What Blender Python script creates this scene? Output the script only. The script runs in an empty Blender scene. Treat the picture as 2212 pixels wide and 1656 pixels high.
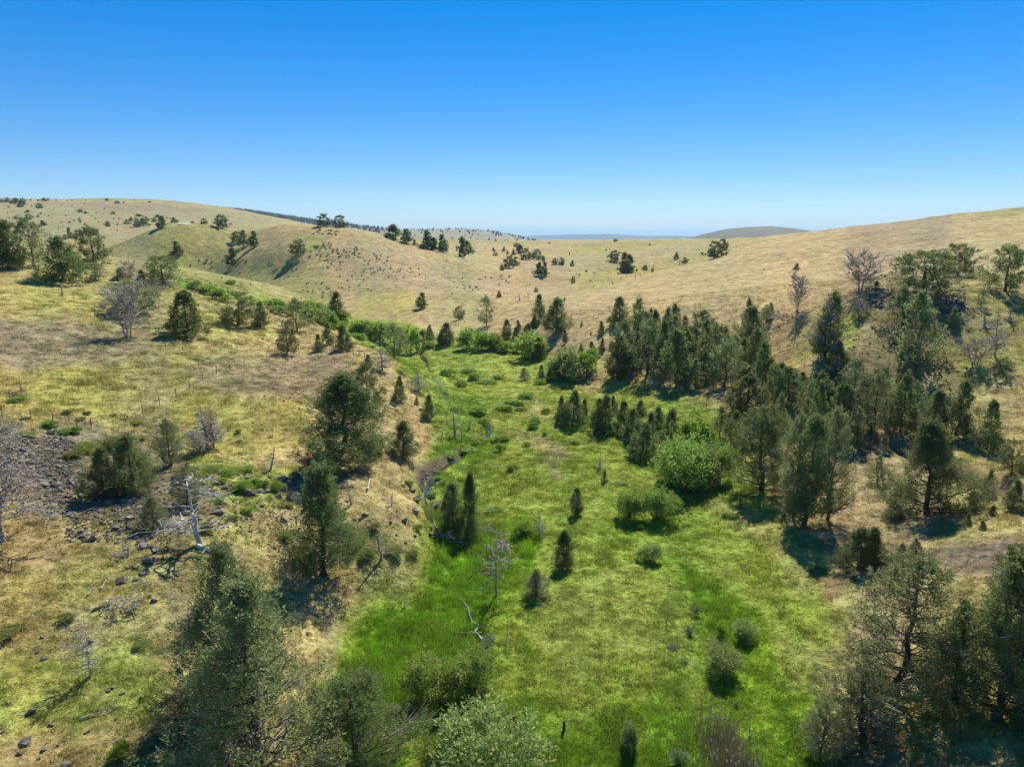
import bpy, bmesh, math, random
import numpy as np
from mathutils import Vector, Matrix, Euler

sc = bpy.context.scene
col = sc.collection
random.seed(7)

# ------------------------------------------------------------------ camera, sky, sun, exposure
cam_data = bpy.data.cameras.new('camera'); cam = bpy.data.objects.new('camera', cam_data); col.objects.link(cam)
cam.location = (0, 0, 30.0)
cam.rotation_euler = (math.radians(90 - 11.7), 0, 0)
cam_data.sensor_width = 36.0; cam_data.lens = 36.0 * 711.0 / 1024.0
cam_data.clip_start = .5; cam_data.clip_end = 60000
sc.camera = cam

SUN_AZ, SUN_EL = math.radians(17), math.radians(47)      # azimuth from +Y towards +X
world = bpy.data.worlds.new('World'); sc.world = world; world.use_nodes = True
wn = world.node_tree; wn.nodes.clear()
sky = wn.nodes.new('ShaderNodeTexSky'); sky.sky_type = 'NISHITA'; sky.sun_disc = False
sky.sun_elevation = SUN_EL; sky.sun_rotation = SUN_AZ
sky.altitude = 900; sky.air_density = 1.0; sky.dust_density = 0.0; sky.ozone_density = 4
hs = wn.nodes.new('ShaderNodeHueSaturation'); hs.inputs['Saturation'].default_value = 1.80
bg = wn.nodes.new('ShaderNodeBackground'); bg.inputs['Strength'].default_value = 0.132
wo = wn.nodes.new('ShaderNodeOutputWorld')
tint = wn.nodes.new('ShaderNodeMix'); tint.data_type = 'RGBA'; tint.blend_type = 'MULTIPLY'; tint.inputs['Factor'].default_value = 1.0; tint.inputs['B'].default_value = (0.72, 0.805, 1.0, 1)   # dry, clean air: a bluer sky all round
gm = wn.nodes.new('ShaderNodeGamma'); gm.inputs[1].default_value = 0.7; wn.links.new(sky.outputs[0], gm.inputs[0]); wn.links.new(gm.outputs[0], hs.inputs['Color']); wn.links.new(hs.outputs[0], tint.inputs['A']); wn.links.new(tint.outputs['Result'], bg.inputs['Color']); wn.links.new(bg.outputs[0], wo.inputs['Surface'])

sun_data = bpy.data.lights.new('sun', 'SUN'); sun_data.energy = 4.2; sun_data.angle = math.radians(.53); sun_data.color = (1, .95, .86)
sun = bpy.data.objects.new('sun', sun_data); col.objects.link(sun)
S = Vector((math.sin(SUN_AZ) * math.cos(SUN_EL), math.cos(SUN_AZ) * math.cos(SUN_EL), math.sin(SUN_EL)))
sun.rotation_euler = (-S).to_track_quat('-Z', 'Y').to_euler(); sun.location = (0, 0, 150)

sc.view_settings.view_transform = 'Standard'; sc.view_settings.look = 'None'
sc.view_settings.exposure = 0.74; sc.view_settings.gamma = 1.0; sc.view_settings.use_curve_mapping = False
sc.cycles.max_bounces = 5; sc.cycles.diffuse_bounces = 3; sc.cycles.transmission_bounces = 3; sc.cycles.volume_bounces = 0

# ------------------------------------------------------------------ terrain: a height field through surveyed points
EYE = 30.0
FPX = 711.0                      # focal length for a 1024 px wide picture
PITCH = math.radians(11.7)
SP, CP = math.sin(PITCH), math.cos(PITCH)

def ray(u, v):
    """direction of a sight line, normalised so that y = 1 (u, v on a 1024 x 766 plan of the view)"""
    dx = (np.asarray(u, float) - 512.0) / FPX
    dv = (np.asarray(v, float) - 383.4) / FPX
    y = CP - dv * SP
    return dx / y, (-SP - dv * CP) / y

K = 1024.0 / 2212.0              # the survey was read off a 2212 px wide plan
def ctl():
    P = []
    def Y(u, v, y):
        a, b = ray(u * K, v * K); P.append((a * y, y, EYE + b * y))
    def Z(u, v, z):
        a, b = ray(u * K, v * K); y = (z - EYE) / b; P.append((a * y, y, z))
    def W(x, y, z): P.append((x, y, z))
    # valley floor
    for u, v, z in [(700,1656,0),(900,1656,-.2),(1100,1656,-.2),(1400,1656,0),(1700,1656,.3),(680,1480,.2),(900,1450,-.4),
                    (1100,1450,-.1),(1400,1450,.1),(1600,1450,-.2),(1780,1450,.5),(740,1330,.3),(900,1300,-.3),(1100,1280,-.3),(1300,1250,.2),
                    (1550,1250,-.2),(1780,1250,.6),(960,1180,0),(1120,1120,-.3),(1300,1100,0),(1500,1130,.1),(1660,1130,.7),
                    (960,1060,-.2),(1100,1020,-.2),(1300,980,0),(1500,1010,0),(1620,1060,.8),(1010,960,-.3),(1150,920,-.1),(1350,910,.2),(1540,930,.4),
                    (960,850,-.3),(1100,850,-.2),(1300,830,.3),(900,790,0),(1050,770,0),(1200,770,.4),(850,735,0),(1000,735,.3),(1120,740,.8),
                    (760,700,.3),(900,705,.6),(680,682,.5),(800,680,.8),(590,660,.6),(700,665,1.4),(500,640,1),(450,616,1.8)]: Z(u, v, z)
    # slope on the west side, its crest line and foot
    for u, v, y in [(323,602,170),(400,630,165),(476,653,160),(581,690,152),(700,722,146),(816,757,140),(870,800,130),(895,850,116),
                    (400,700,130),(280,735,115),(100,700,115),(0,650,125),(100,640,135),(140,610,150),(200,572,175),(0,590,150),
                    (-150,590,150),(-150,800,85),(0,800,90),(300,830,92),(500,800,105),(600,860,90),(740,1000,75),(870,980,80.5),
                    (300,940,78),(0,900,75),(250,1060,60.5),(100,1100,55.5),(0,1200,48),(300,1200,49.5),(500,1200,52),(700,1262,54.5),
                    (0,1400,40),(200,1455,38.3),(400,1400,41.5),(600,1400,44.3),(0,1656,31),(300,1656,31.6),(550,1656,33.2),
                    (-200,1200,46),(-200,1500,34),(450,1000,69),(560,1060,64),(850,1100,64.5),(780,1160,60),(640,760,130),(700,800,118),(780,860,104),(620,950,80),(150,900,78)]: Y(u, v, y)
    W(-70,230,12); W(-35,215,5); W(-5,200,1.5); W(-120,260,16); W(-100,330,6); W(-200,240,24); W(-170,330,14); W(-150,400,6)
    # hill beyond the creek and the rise behind it
    for u, v, y in [(350,488,470),(450,486,485),(600,486,485),(700,488,480),(800,502,468),(900,528,450),(1000,565,420),(1100,602,385),(1180,618,365),
                    (900,674,262),(300,560,420),(250,530,460),(700,560,390),(500,565,432),(850,600,340),(600,600,385),(400,545,440),(500,522,470),
                    (640,550,402),(1000,625,300),(420,600,412),(780,640,315),(950,600,362),(1050,645,283),
                    (150,526,560),(100,500,700),(300,470,1000),(0,433,1500),(300,434,1600),(500,452,1650),(600,474,1500),(0,480,850),(200,455,1200),(-300,440,1500),(-200,520,600)]: Y(u, v, y)
    W(-300,600,22); W(-150,600,22); W(-50,600,18); W(-240,520,26); W(0,560,13); W(-100,800,24); W(60,460,8); W(-250,440,20)
    # drainage to the east and the plateau
    for u, v, y in [(950,690,250),(1100,668,262),(1350,602,385),(1450,572,480),(1200,545,650),(1100,560,560),(1300,560,500),(1200,590,405),(1090,580,450),
                    (1530,517,720),(1300,518,1000),(1100,530,750),(1150,521,1000),(1250,620,330)]: Y(u, v, y)
    # slope on the east side
    for u, v, y in [(1106,652,258),(1244,626,280),(1419,586,310),(1482,569,330),(1600,532,400),(1745,501,550),(1900,490,480),(2050,476,430),(2212,456,400),
                    (2400,430,380),(2000,550,230),(2212,560,180),(1850,560,250),(1720,600,220),(1548,555,310),(1600,640,180),(1400,640,215),
                    (1200,690,202),(1230,742,174),(1330,752,160),(1300,660,215),(1450,600,270),
                    (2150,770,110),(2170,610,140),(2000,680,125),(1990,640,131),(1850,618,146),(1780,760,118),(1680,690,150),(1560,850,122),(1900,850,110),
                    (1700,800,130),(2090,605,156),(2300,700,118),(2212,1000,80),(2100,1050,74),(1900,950,96),(1620,905,109),(2100,900,97),(2350,1000,74),
                    (1450,840,130),(1400,780,146)]: Y(u, v, y)
    for u, v, z in [(1935,1500,1.4),(2100,1656,2.4),(2212,1656,3.2),(2212,1400,4.2),(2000,1330,2.4),(1830,1350,.9),(2100,1150,4.2),(2000,1110,2.6),(1870,1150,1.3),
                    (2212,1250,5.2),(2400,1500,5),(2400,1250,6.5),(1740,1140,.8),(1760,1060,1.2)]: Z(u, v, z)
    W(300,700,26); W(500,600,36); W(420,480,38); W(560,420,48); W(700,800,34); W(150,1200,22); W(400,1300,22); W(-250,1900,22); W(-900,1700,90); W(-700,1900,70); W(-300,1500,30); W(-150,1200,24); W(-1000,2600,20); W(-500,2600,10)
    W(0,2200,10); W(600,2200,15); W(1400,1500,30); W(-1600,1600,70); W(0,5000,-10); W(2500,5000,0); W(-2500,5000,20); W(0,20000,-40); W(9000,20000,-40); W(-9000,20000,-40)
    W(0,14,0); W(-14,16,2); W(14,16,1.5); W(-25,10,5); W(25,10,4); W(1500,600,60); W(-600,700,30); W(-900,300,40); W(800,200,40); W(300,60,14); W(-300,60,22)
    return np.array(P)

def kmap(x, y):
    r = np.hypot(x, y); return np.arctan2(x, y) * 1.5, np.log(np.maximum(r, 4.0))
def tps(d2): return 0.5 * d2 * np.log(d2 + 1e-12)
_C = ctl(); _a, _b = kmap(_C[:, 0], _C[:, 1]); _n = len(_C)
_A = np.zeros((_n + 3, _n + 3)); _A[:_n, :_n] = tps((_a[:, None] - _a) ** 2 + (_b[:, None] - _b) ** 2) + np.eye(_n) * 2e-4
_A[:_n, _n] = 1; _A[:_n, _n + 1] = _a; _A[:_n, _n + 2] = _b; _A[_n:, :_n] = _A[:_n, _n:].T
_w = np.linalg.solve(_A, np.r_[_C[:, 2], 0, 0, 0])

def base_height(x, y):
    x = np.asarray(x, float); sh = x.shape; x = x.ravel(); y = np.asarray(y, float).ravel()
    a, b = kmap(x, y); out = np.empty(len(x))
    for i in range(0, len(x), 20000):
        s = slice(i, i + 20000)
        out[s] = tps((a[s, None] - _a) ** 2 + (b[s, None] - _b) ** 2) @ _w[:_n] + _w[_n] + _w[_n + 1] * a[s] + _w[_n + 2] * b[s]
    return out.reshape(sh)

def _hash(i, j, s):
    h = (i * 374761393 + j * 668265263 + s * 974634777) & 0x7fffffff
    h = ((h ^ (h >> 13)) * 1274126177) & 0x7fffffff
    return ((h ^ (h >> 16)) & 0xffff) / 65535.0
def vnoise(x, y, s=0):
    i = np.floor(x).astype(np.int64); j = np.floor(y).astype(np.int64); fx = x - i; fy = y - j
    fx = fx * fx * (3 - 2 * fx); fy = fy * fy * (3 - 2 * fy)
    return (_hash(i, j, s) * (1 - fx) + _hash(i + 1, j, s) * fx) * (1 - fy) + (_hash(i, j + 1, s) * (1 - fx) + _hash(i + 1, j + 1, s) * fx) * fy
def fbm(x, y, s=0, o=4):
    t = 0; a = .5
    for k in range(o):
        t = t + a * (vnoise(x, y, s + k) - .5); x = x * 2.03 + 7.1; y = y * 2.03 + 3.7; a *= .5
    return t

def cast_base(u, v, fn, y0=16.0, y1=4000.0, n=1500):
    """where the sight line through plan point (u, v) first meets the ground fn"""
    a, b = ray(u, v); ys = np.exp(np.linspace(math.log(y0), math.log(y1), n))
    d = EYE + b * ys - fn(a * ys, ys); k = np.argmax(d < 0)
    if d[k] >= 0: return None
    if k == 0: k = 1
    lo, hi = ys[k - 1], ys[k]
    t = d[k - 1] / (d[k - 1] - d[k]); y = lo + (hi - lo) * t
    return a * y, y

# creek: a course read on the plan, laid on the valley floor and cut into it
CREEK_UV = [(945,1140),(930,1100),(918,1060),(925,1030),(955,1000),(1010,972),(1040,950),(1056,930),(1048,905),(1010,893),(980,888),(966,872),(962,850),(950,825),(930,800),(920,775),(905,755)]
def _course():
    P = []
    for u, v in CREEK_UV:
        q = cast_base(u * K, v * K, base_height); P.append(q)
    P = np.array(P); t = np.linspace(0, len(P) - 1, 240); i = np.minimum(t.astype(int), len(P) - 2); f = t - i
    g = lambda k: P[np.clip(k, 0, len(P) - 1)]
    p0, p1, p2, p3 = g(i - 1), g(i), g(i + 1), g(i + 2); f = f[:, None]
    return .5 * (2 * p1 + (p2 - p0) * f + (2 * p0 - 5 * p1 + 4 * p2 - p3) * f * f + (3 * p1 - p0 - 3 * p2 + p3) * f ** 3)
CREEK = _course()
def line_dist(x, y, L):
    """distance to a polyline and the side (positive = to the left walking along it)"""
    d = np.full(x.shape, 1e9); side = np.zeros(x.shape)
    for (ax, ay), (bx, by) in zip(L[:-1], L[1:]):
        ux, uy = bx - ax, by - ay; l2 = ux * ux + uy * uy + 1e-9
        t = np.clip(((x - ax) * ux + (y - ay) * uy) / l2, 0, 1)
        e = np.hypot(x - ax - t * ux, y - ay - t * uy); m = e < d
        d = np.where(m, e, d); side = np.where(m, ux * (y - ay) - uy * (x - ax), side)
    return d, side
GULLY_UV = [(1590,905),(1700,925),(1850,935),(1960,965),(2060,1010),(2212,1060),(2350,1100)]
GULLY = np.array([cast_base(u * K, v * K, base_height) for u, v in GULLY_UV])

def ground(x, y):
    x = np.asarray(x, float); y = np.asarray(y, float)
    z = base_height(x, y); r = np.hypot(x, y)
    amp = np.clip(r / 90, .25, 5)
    z = z + amp * .9 * fbm(x / 28, y / 28, 3, 4) * np.clip(np.abs(z) / 4, .12, 1) + .35 * fbm(x / 5, y / 5, 9, 3) * np.clip(np.abs(z) / 2, .35, 1)
    er = np.clip((r - 120) / 120, 0, 1) * np.clip(np.abs(z) / 6, 0, 1) * np.clip(1.6 - r / 900, 0, 1)
    z = z - er * 1.1 * (.25 - np.abs(fbm(x / 26, y / 60, 13, 4))) - er * .25 * np.abs(fbm(x / 7, y / 7, 15, 3))
    m = (r < 260)
    if m.any():
        xs, ys = x[m], y[m]
        d, s = line_dist(xs, ys, CREEK[::3])
        w = 1.0 + .3 * np.sin(xs * .7) + .2 * np.sin(ys * 1.1)
        cut = -.9 * np.exp(-(d / (w * .75)) ** 4)
        d2, s2 = line_dist(xs, ys, GULLY)
        cut = cut - 1.2 * np.exp(-((d2 + 1.2 * fbm(xs / 3, ys / 3, 5, 2)) / 2.0) ** 6)
        z = z.copy(); z[m] = z[m] + cut
    return z

# ------------------------------------------------------------------ helpers
def lerp(a, b, t): return a + (b - a) * t
def sstep(x, a, b):
    t = np.clip((x - a) / (b - a), 0, 1); return t * t * (3 - 2 * t)

def new_mesh(name, v, f, smooth=False):
    """f: (n, k) index array or list of such arrays"""
    me = bpy.data.meshes.new(name)
    if not isinstance(f, (list, tuple)): f = [f]
    f = [np.asarray(a, np.int32) for a in f if len(a)]
    v = np.asarray(v, np.float32)
    me.vertices.add(len(v)); me.vertices.foreach_set('co', v.ravel())
    nl = sum(a.size for a in f); npoly = sum(len(a) for a in f)
    me.loops.add(nl); me.polygons.add(npoly)
    me.loops.foreach_set('vertex_index', np.concatenate([a.ravel() for a in f]))
    tot = np.concatenate([np.full(len(a), a.shape[1], np.int32) for a in f])
    me.polygons.foreach_set('loop_start', np.r_[0, np.cumsum(tot)[:-1]].astype(np.int32))
    me.polygons.foreach_set('loop_total', tot)
    me.update(calc_edges=True)
    if smooth: me.polygons.foreach_set('use_smooth', np.ones(npoly, bool))
    return me

def obj(name, me, mat=None, parent=None):
    if mat is not None and not me.materials: me.materials.append(mat)
    o = bpy.data.objects.new(name, me); col.objects.link(o)
    if parent: o.parent = parent
    return o
def tag(o, label=None, cat=None, group=None, kind=None):
    if label: o['label'] = label
    if cat: o['category'] = cat
    if group: o['group'] = group
    if kind: o['kind'] = kind
    return o
def empty(name, loc, rz=0):
    o = bpy.data.objects.new(name, None); col.objects.link(o); o.location = loc; o.rotation_euler.z = rz; o.empty_display_size = .3
    return o

# ------------------------------------------------------------------ materials
def mat(name):
    m = bpy.data.materials.new(name); m.use_nodes = True; nt = m.node_tree; nt.nodes.clear()
    out = nt.nodes.new('ShaderNodeOutputMaterial'); return m, nt, out
def N(nt, t, **kw):
    n = nt.nodes.new('ShaderNode' + t)
    for k, v in kw.items():
        if k in n.inputs: n.inputs[k].default_value = v
        else: setattr(n, k, v)
    return n
def ramp(nt, stops):
    r = nt.nodes.new('ShaderNodeValToRGB'); e = r.color_ramp.elements
    while len(e) < len(stops): e.new(.5)
    for k, (p, c) in enumerate(stops): e[k].position = p; e[k].color = (*c, 1)
    return r

def leaf_mat(name, dark, mid, light, trans=.35, rough=.6):
    m, nt, out = mat(name); L = nt.links.new
    g = N(nt, 'NewGeometry'); r = ramp(nt, [(0, dark), (.5, mid), (1, light)]); L(g.outputs['Random Per Island'], r.inputs[0])
    oi = N(nt, 'ObjectInfo'); h = N(nt, 'HueSaturation')
    mr = N(nt, 'MapRange'); mr.inputs[3].default_value = .492; mr.inputs[4].default_value = .520; L(oi.outputs['Random'], mr.inputs[0]); L(mr.outputs[0], h.inputs['Hue'])
    mv = N(nt, 'MapRange'); mv.inputs[3].default_value = .85; mv.inputs[4].default_value = 1.3
    ml = N(nt, 'Math', operation='MULTIPLY'); ml.inputs[1].default_value = 7.31; fr = N(nt, 'Math', operation='FRACT')
    L(oi.outputs['Random'], ml.inputs[0]); L(ml.outputs[0], fr.inputs[0]); L(fr.outputs[0], mv.inputs[0]); L(mv.outputs[0], h.inputs['Value'])
    L(r.outputs[0], h.inputs['Color'])
    p = N(nt, 'BsdfPrincipled', Roughness=rough); p.inputs['Specular IOR Level'].default_value = .3; L(h.outputs[0], p.inputs['Base Color'])
    t = N(nt, 'BsdfTranslucent'); L(h.outputs[0], t.inputs['Color'])
    mx = N(nt, 'MixShader', Fac=trans); L(p.outputs[0], mx.inputs[1]); L(t.outputs[0], mx.inputs[2]); L(mx.outputs[0], out.inputs['Surface'])
    return m
def bark_mat(name, a, b, scale=6.0, rough=.9):
    m, nt, out = mat(name); L = nt.links.new
    tc = N(nt, 'TexCoord'); mp = N(nt, 'Mapping'); mp.inputs['Scale'].default_value = (1, 1, .25); L(tc.outputs['Object'], mp.inputs[0])
    n = N(nt, 'TexNoise', Scale=scale, Detail=4.0); L(mp.outputs[0], n.inputs['Vector'])
    r = ramp(nt, [(.35, a), (.65, b)]); L(n.outputs[0], r.inputs[0])
    p = N(nt, 'BsdfPrincipled', Roughness=rough); p.inputs['Specular IOR Level'].default_value = .2; L(r.outputs[0], p.inputs['Base Color'])
    bu = N(nt, 'Bump', Strength=.5, Distance=.03); L(n.outputs[0], bu.inputs['Height']); L(bu.outputs[0], p.inputs['Normal']); L(p.outputs[0], out.inputs['Surface'])
    return m
M = {}
M['juniper'] = leaf_mat('juniper_foliage', (.090, .116, .040), (.172, .212, .068), (.285, .322, .105), .46, .85)
M['juniper_pale'] = leaf_mat('juniper_foliage_pale', (.135, .158, .066), (.228, .258, .098), (.335, .360, .140), .46, .85)
M['far_conifer'] = leaf_mat('far_conifer_foliage', (.018, .030, .016), (.03, .048, .024), (.05, .07, .035), .1, .9)
M['willow'] = leaf_mat('willow_leaves', (.17, .235, .040), (.30, .395, .072), (.43, .51, .13), .48, .9)
M['willow_grey'] = leaf_mat('grey_willow_leaves', (.17, .22, .065), (.29, .36, .105), (.44, .49, .17), .42, .9)
M['shrub'] = leaf_mat('bright_shrub_leaves', (.14, .23, .022), (.25, .38, .04), (.38, .48, .07), .42, .5)
M['olive_shrub'] = leaf_mat('olive_shrub_leaves', (.14, .17, .025), (.24, .27, .04), (.34, .34, .08), .38, .6)
M['sage'] = leaf_mat('sagebrush_leaves', (.16, .20, .11), (.24, .29, .155), (.34, .38, .22), .35, .9)
M['bark'] = bark_mat('juniper_bark', (.055, .042, .034), (.17, .125, .09))
M['dead'] = bark_mat('weathered_dead_wood', (.28, .23, .18), (.53, .465, .385), 5)
M['dark_dead'] = bark_mat('dark_dead_wood', (.11, .095, .085), (.28, .25, .23), 5)
M['bleached'] = bark_mat('bleached_wood', (.42, .37, .31), (.66, .61, .53), 4)
M['post'] = bark_mat('old_post_wood', (.05, .035, .028), (.13, .095, .075), 8)
M['steel_post'] = bark_mat('rusty_steel', (.16, .07, .045), (.24, .12, .08), 8)
M['wire'] = bark_mat('fence_wire', (.25, .24, .22), (.35, .33, .3), 8)

def rock_mat():
    m, nt, out = mat('basalt'); L = nt.links.new
    tc = N(nt, 'TexCoord'); n = N(nt, 'TexNoise', Scale=2.3, Detail=6.0, Roughness=.65); L(tc.outputs['Object'], n.inputs['Vector'])
    r = ramp(nt, [(.33, (.060, .046, .036)), (.52, (.17, .135, .103)), (.68, (.36, .305, .24))]); L(n.outputs[0], r.inputs[0])
    oi = N(nt, 'ObjectInfo'); mv = N(nt, 'MapRange'); mv.inputs[3].default_value = .65; mv.inputs[4].default_value = 1.45; L(oi.outputs['Random'], mv.inputs[0])
    h = N(nt, 'HueSaturation'); L(r.outputs[0], h.inputs['Color']); L(mv.outputs[0], h.inputs['Value'])
    p = N(nt, 'BsdfPrincipled', Roughness=.85); L(h.outputs[0], p.inputs['Base Color'])
    bu = N(nt, 'Bump', Strength=.7, Distance=.08); L(n.outputs[0], bu.inputs['Height']); L(bu.outputs[0], p.inputs['Normal']); L(p.outputs[0], out.inputs['Surface'])
    return m
M['rock'] = rock_mat()

def ground_mat():
    m, nt, out = mat('rangeland'); L = nt.links.new
    at = N(nt, 'Attribute', attribute_name='soil'); g = N(nt, 'NewGeometry')
    n1 = N(nt, 'TexNoise', Scale=2.6, Detail=5.0, Roughness=.7); n2 = N(nt, 'TexNoise', Scale=.33, Detail=5.0, Roughness=.65); n3 = N(nt, 'TexNoise', Scale=.045, Detail=4.0, Roughness=.6)
    for n in (n1, n2, n3): L(g.outputs['Position'], n.inputs['Vector'])
    def mr(src, lo, hi, a=.3, b=.7):
        q = N(nt, 'MapRange'); q.inputs[1].default_value = a; q.inputs[2].default_value = b; q.inputs[3].default_value = lo; q.inputs[4].default_value = hi; L(src, q.inputs[0]); return q.outputs[0]
    a = N(nt, 'Math', operation='MULTIPLY'); L(mr(n1.outputs[0], .62, 1.38), a.inputs[0]); L(mr(n2.outputs[0], .64, 1.36), a.inputs[1])
    b = N(nt, 'Math', operation='MULTIPLY'); L(a.outputs[0], b.inputs[0]); L(mr(n3.outputs[0], .88, 1.12), b.inputs[1])
    n4 = N(nt, 'TexNoise', Scale=1.15, Detail=2.0, Roughness=.5); L(g.outputs['Position'], n4.inputs['Vector']); b0 = b; b = N(nt, 'Math', operation='MULTIPLY'); L(b0.outputs[0], b.inputs[0]); L(mr(n4.outputs[0], 1.05, .62, .55, .68), b.inputs[1])   # bunch grass and shrublets
    h = N(nt, 'HueSaturation'); L(at.outputs['Color'], h.inputs['Color']); L(b.outputs[0], h.inputs['Value']); L(mr(n2.outputs[0], .485, .515), h.inputs['Hue'])
    p = N(nt, 'BsdfPrincipled', Roughness=.95); p.inputs['Specular IOR Level'].default_value = .1; L(h.outputs[0], p.inputs['Base Color'])
    bu = N(nt, 'Bump', Strength=.55, Distance=.25); L(n1.outputs[0], bu.inputs['Height'])
    b2 = N(nt, 'Bump', Strength=.5, Distance=1.2); L(n2.outputs[0], b2.inputs['Height']); L(bu.outputs[0], b2.inputs['Normal']); L(b2.outputs[0], p.inputs['Normal']); L(p.outputs[0], out.inputs['Surface'])
    return m
M['ground'] = ground_mat()

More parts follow.
